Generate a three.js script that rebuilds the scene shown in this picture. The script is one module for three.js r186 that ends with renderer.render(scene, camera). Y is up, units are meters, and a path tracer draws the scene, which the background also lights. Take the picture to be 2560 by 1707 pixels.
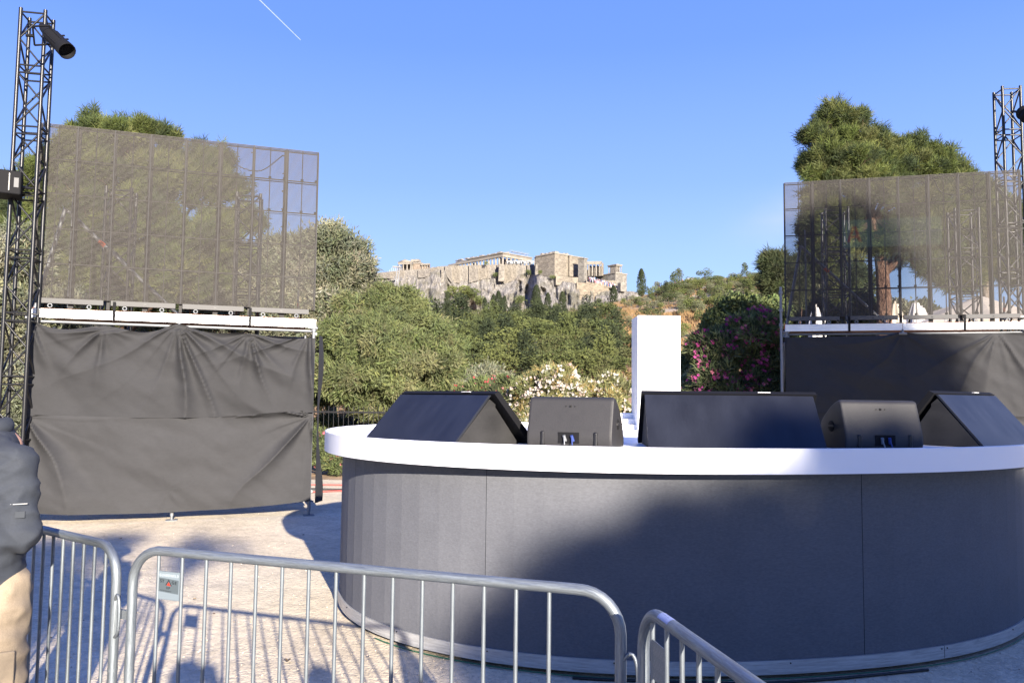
import * as THREE from 'three';
import { mergeGeometries } from 'three/addons/utils/BufferGeometryUtils.js';
import { ImprovedNoise } from 'three/addons/math/ImprovedNoise.js';
import { RoundedBoxGeometry } from 'three/addons/geometries/RoundedBoxGeometry.js';
import { MarchingCubes } from 'three/addons/objects/MarchingCubes.js';

// ---------- camera ----------
const scene = new THREE.Scene();
const EYE = 1.7, FOCAL = 2010, PITCH = 0.070, ROLL = 0.011;
const camera = new THREE.PerspectiveCamera(2 * Math.atan(853.5 / FOCAL) * 180 / Math.PI, 2560 / 1707, 0.05, 20000);
camera.position.set(0, EYE, 0);
camera.rotation.order = 'YXZ';
camera.rotation.set(PITCH, 0, ROLL);
camera.updateMatrixWorld();
const renderer = new THREE.WebGLRenderer({ antialias: true });
renderer.toneMapping = THREE.LinearToneMapping;
renderer.toneMappingExposure = 3.6;
renderer.shadowMap.enabled = true;

// ---------- sky and sun ----------
const SUN_DIR = new THREE.Vector3(0.3217, 0.289, 0.9015).normalize();
{
  const w = 1024, h = 512, a = new Float32Array(w * h * 4), n = new ImprovedNoise();
  // radiance at elevations (degrees): clear late-afternoon air
  const stops = [[-90, .10, .12, .15], [-1, .16, .19, .25], [0, .168, .240, .355], [8, .142, .216, .355], [15, .094, .160, .350], [24, .058, .114, .345], [34, .043, .090, .325], [55, .030, .068, .265], [90, .024, .058, .225]];
  for (let j = 0; j < h; j++) {
    const el = (j + .5) / h * 180 - 90;
    let k = 0; while (k < stops.length - 2 && el > stops[k + 1][0]) k++;
    const A = stops[k], B = stops[k + 1], t = Math.min(1, Math.max(0, (el - A[0]) / (B[0] - A[0])));
    for (let i = 0; i < w; i++) {
      const az = ((i + .5) / w - .5) * 360; // 0 = +x, -90 = straight ahead
      let c = [1, 2, 3].map(q => A[q] + (B[q] - A[q]) * t);
      // one thin wisp of cirrus, low, right of the middle
      const da = (az + 90 - 20.0 - (el - 12.5) * 0.9) / 3.2, de = (el - 12.5) / 1.7;
      const wisp = Math.exp(-da * da - de * de) * (0.75 + .5 * n.noise(az * .7, el * 1.6, 3)) * .55;
      c = [c[0] + (.20 - c[0]) * wisp, c[1] + (.225 - c[1]) * wisp, c[2] + (.335 - c[2]) * wisp];
      const o = (j * w + i) * 4; a[o] = c[0]; a[o + 1] = c[1]; a[o + 2] = c[2]; a[o + 3] = 1;
    }
  }
  const sky = new THREE.DataTexture(a, w, h, THREE.RGBAFormat, THREE.FloatType);
  sky.mapping = THREE.EquirectangularReflectionMapping; sky.magFilter = sky.minFilter = THREE.LinearFilter; sky.needsUpdate = true;
  scene.background = sky; scene.environment = sky;
}
const sun = new THREE.DirectionalLight(new THREE.Color(1, .905, .79), 5);
sun.position.copy(SUN_DIR).multiplyScalar(200); sun.target.position.set(0, 0, 0);
sun.castShadow = true; sun.shadow.mapSize.set(4096, 4096); sun.shadow.radius = 1.1;
Object.assign(sun.shadow.camera, { left: -60, right: 60, top: 60, bottom: -60, near: 1, far: 1500 });
sun.shadow.normalBias = 0.02;
scene.add(sun, sun.target);

// ---------- helpers ----------
let seed = 12345;
function rnd() { seed |= 0; seed = seed + 0x6D2B79F5 | 0; let t = Math.imul(seed ^ seed >>> 15, 1 | seed); t = t + Math.imul(t ^ t >>> 7, 61 | t) ^ t; return ((t ^ t >>> 14) >>> 0) / 4294967296; }
const reseed = s => { seed = s; };
const rr = (a, b) => a + (b - a) * rnd();
const pick = l => l[Math.floor(rnd() * l.length)];
const V3 = (x, y, z) => new THREE.Vector3(x, y, z);
const D = (x, y, d) => new THREE.Vector3(x, y, -d);         // d: metres ahead of the camera
const noise = new ImprovedNoise();
const fbm = (x, y, z, o = 4) => { let s = 0, a = 1, t = 0; for (let i = 0; i < o; i++) { s += a * noise.noise(x, y, z); t += a; a *= .5; x *= 2.03; y *= 2.03; z *= 2.03; } return s / t; };
const clamp = (x, a = 0, b = 1) => Math.min(b, Math.max(a, x));
const sstep = (a, b, x) => { const t = clamp((x - a) / (b - a)); return t * t * (3 - 2 * t); };
const lerp = (a, b, t) => a + (b - a) * t;
// surveying: the place seen at pixel (u, v) of the 2560-wide photograph, d metres ahead
const survey = (u, v) => V3((u - 1280) / FOCAL, -(v - 853.5) / FOCAL, -1).applyQuaternion(camera.quaternion);
const spot = (u, v, d) => { const r = survey(u, v); return r.multiplyScalar(d / -r.z).add(V3(0, EYE, 0)); };
const taken = {};
function numbered(n) { const k = taken[n] = (taken[n] ?? -1) + 1; return k ? n + '_' + String(k).padStart(3, '0') : n; }
function tag(o, label, category, group, kind) { if (label) o.userData.label = label; if (category) o.userData.category = category; if (group) o.userData.group = group; if (kind) o.userData.kind = kind; return o; }
function thing(name, label, category, p = V3(0, 0, 0), turn = 0, group) {
  const g = new THREE.Group(); g.name = numbered(name); g.position.copy(p); g.rotation.y = turn; scene.add(g);
  return tag(g, label, category, group);
}
function mesh(name, geo, mat, parent) {
  const m = new THREE.Mesh(geo, mat); m.name = parent ? name : numbered(name); m.castShadow = m.receiveShadow = true; (parent || scene).add(m); return m;
}
const structure = (name, geo, mat) => tag(mesh(name, geo, mat), null, null, null, 'structure');
const CYL = {}; const cylGeo = s => CYL[s] ??= new THREE.CylinderGeometry(1, 1, 1, s, 1);
const UP = V3(0, 1, 0);
function rod(name, a, b, r, mat, parent, s = 8) {           // a round bar from a to b
  const m = mesh(name, cylGeo(s), mat, parent), d = b.clone().sub(a), l = d.length();
  m.position.copy(a).addScaledVector(d, .5); m.scale.set(r, l, r); m.quaternion.setFromUnitVectors(UP, d.divideScalar(l)); return m;
}
function rodGeo(a, b, r, s = 6, r2 = r) {
  const d = b.clone().sub(a), l = d.length(), g = new THREE.CylinderGeometry(r2, r, l, s, 1);
  return g.applyQuaternion(new THREE.Quaternion().setFromUnitVectors(UP, d.divideScalar(l))).translate((a.x + b.x) / 2, (a.y + b.y) / 2, (a.z + b.z) / 2);
}
const BOXG = new THREE.BoxGeometry(1, 1, 1);
function box(name, x0, x1, y0, y1, z0, z1, mat, parent) {
  const m = mesh(name, BOXG, mat, parent); m.scale.set(x1 - x0, y1 - y0, z1 - z0); m.position.set((x0 + x1) / 2, (y0 + y1) / 2, (z0 + z1) / 2); return m;
}
const boxGeo = (x0, x1, y0, y1, z0, z1) => new THREE.BoxGeometry(x1 - x0, y1 - y0, z1 - z0).translate((x0 + x1) / 2, (y0 + y1) / 2, (z0 + z1) / 2);
const merge = l => mergeGeometries(l.map(g => { const q = g.index ? g.toNonIndexed() : g; for (const k of Object.keys(q.attributes)) if (!['position', 'normal', 'uv'].includes(k)) q.deleteAttribute(k); if (!q.attributes.uv) q.setAttribute('uv', new THREE.BufferAttribute(new Float32Array(q.attributes.position.count * 2), 2)); return q; }));
function grid(nu, nv, fn, uvScale = [1, 1], color) {         // surface fn(s, t) -> Vector3, s and t in 0..1
  const p = [], uv = [], ix = [], col = [];
  for (let j = 0; j <= nv; j++) for (let i = 0; i <= nu; i++) {
    const q = fn(i / nu, j / nv); p.push(q.x, q.y, q.z); uv.push(i / nu * uvScale[0], j / nv * uvScale[1]); if (color) col.push(...color(q, i / nu, j / nv));
    if (i < nu && j < nv) { const a = j * (nu + 1) + i, b = a + nu + 1; ix.push(a, b, a + 1, a + 1, b, b + 1); }
  }
  const g = new THREE.BufferGeometry(); g.setAttribute('position', new THREE.Float32BufferAttribute(p, 3)); g.setAttribute('uv', new THREE.Float32BufferAttribute(uv, 2));
  if (color) g.setAttribute('color', new THREE.Float32BufferAttribute(col, 3));
  g.setIndex(ix); g.computeVertexNormals(); return g;
}
const tri = (x, y, z, n = 4) => 0.5 + .5 * fbm(x, y, z, n);
function tex(w, h, fn, srgb = false, rep = [1, 1]) {         // fn(i, j) -> [r, g, b] in 0..1, stored as is
  const a = new Uint8Array(w * h * 4);
  for (let j = 0; j < h; j++) for (let i = 0; i < w; i++) { const c = fn(i, j), o = (j * w + i) * 4; for (let k = 0; k < 3; k++) a[o + k] = clamp(c[k]) * 255; a[o + 3] = 255; }
  const t = new THREE.DataTexture(a, w, h); t.wrapS = t.wrapT = THREE.RepeatWrapping; t.magFilter = THREE.LinearFilter; t.minFilter = THREE.LinearMipmapLinearFilter; t.generateMipmaps = true;
  t.repeat.set(...rep); if (srgb) t.colorSpace = THREE.SRGBColorSpace; t.needsUpdate = true; return t;
}
// value noise that wraps at n cells
function wrapNoise(n, s) { reseed(s); const v = Float32Array.from({ length: n * n }, rnd); return (x, y) => { x = ((x % 1) + 1) % 1 * n; y = ((y % 1) + 1) % 1 * n; const i = Math.floor(x), j = Math.floor(y), f = x - i, g = y - j, F = f * f * (3 - 2 * f), G = g * g * (3 - 2 * g), q = (a, b) => v[(b % n) * n + (a % n)]; return lerp(lerp(q(i, j), q(i + 1, j), F), lerp(q(i, j + 1), q(i + 1, j + 1), F), G); }; }
const rgb = (r, g, b) => new THREE.Color().setRGB(r, g, b);
const std = (c, roughness = .8, metalness = 0, more = {}) => new THREE.MeshStandardMaterial({ color: c, roughness, metalness, ...more });
const metalWear = (() => { const a = wrapNoise(12, 5), b = wrapNoise(50, 6), c = wrapNoise(128, 7); return tex(256, 256, (i, j) => { const x = i / 256, y = j / 256, v = .5 + .34 * a(x, y) + .22 * b(x, y) + .14 * c(x, y); return [v, v, v]; }); })();
const metalRough = (() => { const a = wrapNoise(9, 15), b = wrapNoise(60, 16); return tex(256, 256, (i, j) => { const x = i / 256, y = j / 256, v = .3 + .3 * a(x, y) + .18 * b(x, y); return [v, v, v]; }); })();
const often = (t, a, b) => { const q = t.clone(); q.repeat.set(a, b); q.needsUpdate = true; return q; };
const dull = (c, roughness, specularIntensity, more = {}) => new THREE.MeshPhysicalMaterial({ color: c, roughness, specularIntensity, ...more });
const M = {
  galv: std(rgb(.215, .24, .255), 1, .68, { map: often(metalWear, 7, 3), roughnessMap: often(metalRough, 5, 3) }),
  alu: std(rgb(.78, .78, .77), .38, .55, { map: metalWear }),
  tube: std(rgb(.24, .25, .26), .62, .6, { map: metalWear }),
  black: dull(rgb(.009, .009, .010), .36, .7),
  blackMatt: dull(rgb(.009, .009, .010), .65, .15),
  dark: dull(rgb(.012, .0115, .011), .7, .3),
  orange: std(rgb(.55, .09, .02), .6),
  white: std(rgb(.80, .80, .80), .42),
};
// ---------- ground ----------
const speck = (() => { const a = wrapNoise(256, 1), b = wrapNoise(90, 2), c = wrapNoise(20, 3), e = wrapNoise(6, 4); return (x, y) => [a(x, y), b(x, y), c(x, y), e(x, y)]; })();
const gravelMap = tex(1024, 1024, (i, j) => {
  const [a, b, c, e] = speck(i / 1024, j / 1024), s = a > .86 ? .2 : a < .12 ? -.22 : 0, v = .74 + .22 * (b - .5) + .16 * (c - .5) + .12 * (e - .5) + s;
  return [v, v * .985, v * (.965 - .03 * e)];
});
const gravelBump = tex(1024, 1024, (i, j) => { const [a, b, c] = speck(i / 1024, j / 1024), v = .5 * a + .35 * b + .15 * c; return [v, v, v]; });
const soilMap = (() => { const a = wrapNoise(200, 21), b = wrapNoise(64, 22), c = wrapNoise(14, 23); return tex(512, 512, (i, j) => { const x = i / 512, y = j / 512, v = .55 + .35 * (a(x, y) - .5) + .35 * (b(x, y) - .5) + .4 * (c(x, y) - .5); return [v + .2, v + .18, v + .15]; }); })();

function terrainY(x, d) {                                    // height of the open ground, metres
  if (d < 24) return -.02;
  const q = x / Math.max(d, 1), side = 1 - .82 * sstep(.30, .46, q);
  let h = .119 * Math.max(0, Math.min(d, 640) - 40) * sstep(24, 70, d) * side;
  h += 19 * Math.exp(-(((x - 105) / 62) ** 2) - (((d - 345) / 75) ** 2));   // the bare outcrop to the right
  h += 5 * Math.exp(-(((x - 34) / 14) ** 2) - (((d - 150) / 30) ** 2));
  h += (2.2 * fbm(x * .02, d * .02, 1.3) + .7 * fbm(x * .09, d * .09, 7)) * sstep(30, 110, d);
  if (d > 640) h *= 1 - sstep(700, 1500, d);
  return h;
}
function hit(u, v, from = 26, to = 640) {                    // where the sight line through (u, v) meets the ground
  const r = survey(u, v); r.multiplyScalar(1 / -r.z);
  for (let d = from; d < to; d += 1) if (EYE + r.y * d < terrainY(r.x * d, d)) return V3(r.x * d, terrainY(r.x * d, d), -d);
  return null;
}
function slopeColor(x, d) {
  const n = fbm(x * .035, d * .035, 4.4), m = fbm(x * .15, d * .15, 9.1), rock = sstep(.10, .28, fbm(x * .06 + 5, d * .05, 2.2) + .55 * Math.exp(-(((x - 100) / 55) ** 2) - (((d - 330) / 45) ** 2)));
  let c = [.25 + .06 * n, .145 + .04 * n, .056 + .02 * m];
  const green = sstep(.02, .3, n + .3 * m); c = c.map((k, i) => lerp(k, [.085, .085, .038][i], green * .6));
  c = c.map((k, i) => lerp(k, [.33, .28, .225][i], rock * .85));
  if (d < 40) { const t = sstep(40, 22, d); c = c.map((k, i) => lerp(k, [.30, .205, .12][i], t)); }
  return c;
}
{
  const NR = 230, NA = 300, ring = Float64Array.from({ length: NR + 1 }, (_, i) => i / NR).map(t => 3 * Math.pow(3000, t));
  const g = grid(NA, NR, (s, t) => { const k = Math.round(t * NR), f = s < .72 ? lerp(-.62, .62, s / .72) : lerp(.62, 2 * Math.PI - .62, (s - .72) / .28), x = Math.sin(f) * ring[k], d = Math.cos(f) * ring[k]; return D(x, terrainY(x, d), d); }, [1, 1], q => slopeColor(q.x, -q.z));
  const p = g.attributes.position, uv = g.attributes.uv; for (let i = 0; i < p.count; i++) uv.setXY(i, p.getX(i) / 7, p.getZ(i) / 7);
  structure('ground', g, std(rgb(1.25, 1.25, 1.25), 1, 0, { map: soilMap, vertexColors: true }));
  // the pale gravel yard, flat, with a ragged far edge
  const yard = grid(480, 390, (s, t) => { const x = lerp(-60, 60, s), far = 16.3 + .35 * fbm(x * .6, 1, 1) + .5 * fbm(x * .1, 3, 1), d = lerp(-60, far, t); return D(x, .004 + .008 * fbm(x * .9, d * .9, 3), d); }, [1, 1], q => { const k = 1 + .2 * fbm(q.x * .55, q.z * .55, 4, 4) + .1 * fbm(q.x * 2.2, q.z * .35, 8, 3), w = .05 * fbm(q.x * .3, q.z * .3, 17, 2); return [k * (1 + w), k, k * (1 - w)]; });
  const yp = yard.attributes.position, yu = yard.attributes.uv; for (let i = 0; i < yp.count; i++) yu.setXY(i, yp.getX(i) / 2.6, yp.getZ(i) / 2.6);
  structure('gravel_yard', yard, std(rgb(.72, .62, .45), .95, 0, { map: gravelMap, bumpMap: gravelBump, bumpScale: .007, vertexColors: true }));
  // loose stones on the yard
  reseed(77);
  const stone = new THREE.IcosahedronGeometry(1, 0); const sp = stone.attributes.position; for (let i = 0; i < sp.count; i++) { const k = .75 + .5 * Math.abs(noise.noise(sp.getX(i) * 2, sp.getY(i) * 2, sp.getZ(i) * 2)); sp.setXYZ(i, sp.getX(i) * k, sp.getY(i) * k * .6, sp.getZ(i) * k); } stone.computeVertexNormals();
  const N = 9000, im = new THREE.InstancedMesh(stone, std(rgb(.5, .43, .345), .95), N), m4 = new THREE.Matrix4(), q4 = new THREE.Quaternion(), e4 = new THREE.Euler();
  for (let i = 0; i < N; i++) {
    const d = lerp(3.2, 17, Math.pow(rnd(), 1.15)), x = rr(-.66, .66) * (d + 1), s = .0025 + .007 * Math.pow(rnd(), 3);
    m4.compose(D(x, .006 + s * .2, d), q4.setFromEuler(e4.set(0, rr(0, 6.3), 0)), V3(s, s, s)); im.setMatrixAt(i, m4);
    const k = rr(.55, 1.25); im.setColorAt(i, rgb(k, k * .98, k * .96));
  }
  im.name = 'loose_gravel'; im.castShadow = im.receiveShadow = true; scene.add(tag(im, 'small loose stones scattered over the pale gravel yard', 'gravel', null, 'stuff'));
}
{
  // dry leaves and bits of litter lying about the yard
  reseed(78); const leaf = grid(2, 2, (s, t) => V3((s - .5) * .05 * (1 - Math.abs(t - .5)), .004 + .012 * (s - .5) ** 2 * 4, (t - .5) * .05)), N = 70, im = new THREE.InstancedMesh(leaf, std(rgb(1, 1, 1), .9, 0, { side: THREE.DoubleSide }), N), m = new THREE.Matrix4();
  for (let i = 0; i < N; i++) { const d = lerp(3.2, 16, rnd()), s = rr(.35, 1.1); m.makeRotationY(rr(0, 6.3)).scale(V3(s, s, s)).setPosition(rr(-.66, .5) * (d + 1), .013, -d); im.setMatrixAt(i, m); im.setColorAt(i, pick([rgb(.16, .1, .05), rgb(.1, .07, .04), rgb(.24, .17, .09), rgb(.05, .045, .04)])); }
  im.name = 'fallen_leaves'; im.castShadow = im.receiveShadow = true; scene.add(tag(im, 'dry brown leaves and litter scattered thinly on the gravel', 'leaves', null, 'stuff'));
}
// a condensation trail high above: thin, straight, at cruising height
{
  const a = spot(618, -30, 9000), b = spot(752, 101, 9000), n = 60, pts = [];
  const g = grid(n, 8, (s, t) => { const c = a.clone().lerp(b, s), r = 7 * (1 - .35 * s) * (1 + .22 * fbm(s * 30, 2, 2)) * (s > .985 ? (1 - s) / .015 : 1), f = t * 2 * Math.PI, ax = b.clone().sub(a).normalize(), e1 = V3(ax.y, -ax.x, 0).normalize(), e2 = ax.clone().cross(e1); return c.addScaledVector(e1, Math.cos(f) * r).addScaledVector(e2, Math.sin(f) * r); });
  tag(mesh('cloud_trail', g, std(rgb(.32, .36, .42), 1, 0, { transparent: true, opacity: .3 })), 'thin straight white condensation trail high in the blue sky', 'cloud');
}
// ---------- the citadel rock and its buildings, some 500 to 650 m away ----------
const ashlar = (() => { const a = wrapNoise(64, 31), b = wrapNoise(16, 32), c = wrapNoise(5, 34); reseed(33); const tone = Array.from({ length: 4096 }, () => rnd());
  return tex(512, 512, (i, j) => { const row = Math.floor(j / 16), col = Math.floor((i + (row % 2) * 16) / 32) % 16, jt = (j % 16 < 1.5 || (i + (row % 2) * 16) % 32 < 1.5) ? -.22 : 0, v = .72 + .28 * (tone[(row * 16 + col) % 4096] - .5) + .22 * (a(i / 512, j / 512) - .5) + .3 * (b(i / 512, j / 512) - .5) + .25 * (c(i / 512, j / 512) - .5) + jt; return [v, v * .97, v * .92]; }); })();
const crag = (() => { const a = wrapNoise(96, 41), b = wrapNoise(24, 42), c = wrapNoise(7, 43); return tex(512, 512, (i, j) => { const x = i / 512, y = j / 512, w = x + .05 * b(x, y), v = .68 + .5 * (a(w, y * .5) - .5) + .45 * (b(w, y * .4) - .5) + .25 * (c(x, y) - .5); return [v, v * .965, v * .92]; }); })();
const marble = (k = 1, w = 0) => std(rgb(.25 * k, (.232 - w) * k, (.2 - 1.4 * w) * k), .85, 0, { map: crag });
const stoneWall = (r, g, b, ru, rv) => { const t = ashlar.clone(); t.repeat.set(ru, rv); t.needsUpdate = true; return std(rgb(r, g, b), .9, 0, { map: t, bumpMap: t, bumpScale: .25 }); };
const curve = (pts, u) => { let k = 0; while (k < pts.length - 2 && u > pts[k + 1][0]) k++; const a = pts[k], b = pts[k + 1]; return lerp(a[1], b[1], clamp((u - a[0]) / (b[0] - a[0]))); };
const CLIFF_TOP = [[860, 700], [940, 690], [1000, 690], [1060, 688], [1092, 674], [1112, 676], [1128, 700], [1165, 703], [1215, 690], [1236, 689], [1262, 703], [1290, 692], [1300, 686], [1345, 686], [1372, 694], [1400, 702], [1440, 708], [1500, 725], [1580, 728], [1660, 745]];
const WALL_TOP = [[860, 690], [940, 682], [1000, 676], [1060, 672], [1095, 666], [1120, 664], [1160, 663], [1245, 661], [1300, 663], [1345, 660], [1372, 664], [1400, 668]];
const caveAt = (u, v) => Math.max(0, 1 - (((u - 1297) / 7) ** 2 + ((v - 720) / 22) ** 2)) + Math.max(0, 1 - (((u - 1319) / 9) ** 2 + ((v - 728) / 18) ** 2)) + .8 * Math.max(0, 1 - (((u - 1355) / 12) ** 2 + ((v - 730) / 13) ** 2));
function cliffDepth(u, t, v) {
  let d = 569 - 30 * t * t - 14 * t - 27 * sstep(1322, 1345, u) - 6 * sstep(1380, 1440, u); const wild = .2 + .8 * sstep(0, .3, t);
  d += wild * (13 * fbm(u * .016, t * 1.3, 1.7) + 11 * fbm(u * .05, t * 2.6, 4.2) + 6 * fbm(u * .16, t * 5, 8.2, 3));
  d -= 4 * Math.exp(-(((u - 1100) / 26) ** 2)) + 8 * Math.exp(-(((u - 1345) / 45) ** 2)) * sstep(0, .3, t) - 14 * Math.exp(-(((u - 1185) / 38) ** 2)) * t;
  d += 9 * Math.min(1, 1.3 * caveAt(u + 5 * fbm(v * .1, u * .05, 2), v + 6 * fbm(u * .12, 5, 1)));
  return d;
}
{
  const g = grid(420, 84, (s, t) => { const u = lerp(860, 1660, s), v0 = curve(CLIFF_TOP, u) + 2.2 * fbm(u * .09, 3, 3), v = v0 + t * (815 - v0); return spot(u, v, cliffDepth(u, t, v)); }, [28, 3.2]);
  // paint of the rock itself: pale limestone, ochre earth and thin scrub on the ledges
  const p = g.attributes.position, nn = g.attributes.normal, col = [];
  for (let i = 0; i < p.count; i++) { const x = p.getX(i), y = p.getY(i), k = fbm(x * .05, y * .09, 2), e = sstep(.05, .3, fbm(x * .03 + 4, y * .05, 6.1)), w = 1 + .35 * k; const up = sstep(.05, .25, fbm(x * .06, y * .12, 11)); let c = [.225 * w, .216 * w, .204 * w]; c = c.map((q, j) => lerp(q, [.24, .195, .135][j], e * .5)); c = c.map((q, j) => lerp(q, [.10, .098, .06][j], up * .55)); col.push(...c); }
  g.setAttribute('color', new THREE.Float32BufferAttribute(col, 3));
  const rockMesh = structure('rock_cliff', g, std(rgb(1.25, 1.25, 1.25), .95, 0, { map: crag, vertexColors: true, bumpMap: crag, bumpScale: .8 }));
  const top = grid(20, 8, (s, t) => { const u = lerp(870, 1480, s), a = spot(u, curve(WALL_TOP, u) + 3, 574); const b = D(a.x * 1.25, 97, 760); return a.clone().lerp(b, t).setY(lerp(a.y - 1, 97, sstep(0, .3, t))); }, [20, 20]);
  structure('rock_plateau', top, std(rgb(.24, .19, .13), .95, 0, { map: crag }));
}
// battlement wall along the cliff, in straight stretches with buttresses
{
  const wall = thing('citadel_wall', 'long weathered masonry wall along the top of the pale rock', 'wall');
  const mats = [stoneWall(0.221, 0.199, 0.163, 1, 1), stoneWall(0.234, 0.217, 0.189, 1, 1), stoneWall(0.205, 0.188, 0.162, 1, 1)];
  const us = [870, 905, 940, 975, 1010, 1045, 1078, 1098, 1112, 1130, 1150, 1172, 1196, 1220, 1243, 1262, 1290, 1318, 1345, 1372, 1400];
  for (let i = 0; i < us.length - 1; i++) {
    const u0 = us[i], u1 = us[i + 1], dd = 571 + 1.5 * Math.sin(i * 2.1);
    const g = grid(10, 8, (s, t) => { const u = lerp(u0, u1, s), v = lerp(curve(WALL_TOP, u) + .8 * fbm(u * .4, 1, 5), curve(CLIFF_TOP, u) + 6, t); return spot(u, v, dd - 3.5 * t + 1.2 * fbm(u * .1, t * 2, 3)); }, [(u1 - u0) / 18, .8]);
    const cap = grid(10, 2, (s, t) => { const u = lerp(u0, u1, s), q = spot(u, curve(WALL_TOP, u) + .8 * fbm(u * .4, 1, 5), dd + 1.2 * fbm(u * .1, 0, 3)); q.z -= t * 5; return q; }, [1, 1]);
    mesh('stretch', merge([g, cap]), mats[i % 3], wall);
  }
  for (const [u, w, v0, v1, d] of [[1253, 15, 661, 704, 564], [1345, 17, 662, 690, 560], [1106, 7, 668, 706, 563], [1362, 16, 666, 694, 557]]) {
    const a = spot(u, v0, d), b = spot(u, v1, d), s = w / 2010 * d / 2; const g = new THREE.CylinderGeometry(s * 1.15, s * 1.45, a.y - b.y, 4, 1).rotateY(Math.PI / 4 + .12).translate(a.x, (a.y + b.y) / 2, a.z);
    const m = mesh('buttress', g.toNonIndexed(), mats[1], wall); m.geometry.computeVertexNormals();
  }
}
const frame = (u, v, d) => { const p = spot(u, v, d); return p; };
const columnGeo = (() => { const g = new THREE.CylinderGeometry(.74, .95, 1, 12, 1); return g; })();
function column(parent, x, z, y0, h, r, mat) { const c = mesh('column', columnGeo, mat, parent); c.scale.set(r / .95, h, r / .95); c.position.set(x, y0 + h / 2, z); return c; }
// the great ruined temple: nearest corner at u 1257, front receding right, flank receding left
{
  const top = spot(1257, 630, 600), y0 = top.y - 13.9, mt = marble(1.12), dk = marble(.92, .01), sc = std(rgb(.2, .21, .23), .6);
  const t = thing('ruined_temple', 'largest ruined marble temple with long open colonnade on the rock', 'temple', V3(top.x, y0, top.z), .75);
  // local x: along the front to the right, local -z: along the flank away to the left
  const g = new THREE.Group(); const W = 30.9, L = 66;
  const P = (s, e) => [s, -e];                                // front offset, flank offset
  box('stylobate', -1, W + 1, -1.6, 0, -W * 0 - L, 1, mt, t);
  for (let k = 0; k < 8; k++) column(t, 1 + k * (W - 2) / 7, -1, 0, 10.4, .98, mt);
  for (let k = 1; k < 17; k++) { const e = 1 + k * (L - 2) / 16; column(t, 1, -e, 0, k > 12 ? 10.4 * rr(.8, 1) : 10.4, .98, mt); if (k > 3) continue; column(t, W - 1, -e, 0, 10.4, .98, mt); }
  for (let k = 0; k < 6; k++) column(t, 6 + k * 3.8, -7, 0, 10, .9, dk);
  box('architrave', 0, W, 10.4, 12.0, -2, 0, mt, t); box('frieze', .15, W - .15, 12.0, 13.1, -1.9, -.12, dk, t); box('cornice', -.5, W + .5, 13.1, 13.75, -2.3, .5, mt, t);
  box('architrave', 0, 2, 10.4, 12.0, -L, -2, mt, t); box('frieze', .12, 1.85, 12.0, 13.1, -L * .86, -2, dk, t); box('cornice', -.5, 2.3, 13.1, 13.75, -L * .62, -2.3, mt, t);
  box('architrave', W - 2, W, 10.4, 12.0, -20, -2, mt, t);
  for (let k = 0; k < 9; k++) { const e = 3 + k * 6.4 + rr(-1, 1), w = rr(2, 4.5); box('cornice_block', -.3 - .01 * k, 2.1, 13.75, 13.75 + rr(.3, 1.0), -e - w, -e, mt, t); }
  box('cella_wall', 6, W - 6, 0, 9.5, -L + 6, -L + 22, dk, t); box('cella_wall', 6, 7.2, 0, 11, -L + 22, -38, dk, t); box('cella_wall', 6, W - 6, 0, 11.5, -11, -9.4, dk, t);
  const ped = new THREE.BufferGeometry().setFromPoints([V3(0, 13.75, -.2), V3(7, 13.75, -.2), V3(7, 15.2, -.2), V3(0, 13.75, -1.8), V3(7, 13.75, -1.8), V3(7, 15.2, -1.8)]); ped.setIndex([0, 1, 2, 5, 4, 3, 0, 2, 5, 0, 5, 3, 1, 4, 5, 1, 5, 2]); ped.computeVertexNormals(); mesh('pediment_fragment', ped.toNonIndexed(), mt, t);
  for (let k = 0; k < 7; k++) rod('scaffold_pole', V3(9 + k * 3, 13.8, -1.2), V3(9 + k * 3, 17.2 - Math.abs(k - 3) * .35, -1.2), .11, sc, t, 5);
  for (const y of [14.9, 16.1, 16.9]) rod('scaffold_pole', V3(8, y, -1.15), V3(29, y - .2, -1.15), .1, sc, t, 5);
  box('scaffold_deck', 10, 27, 15.55, 15.8, -2, -.6, sc, t);
}
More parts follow.
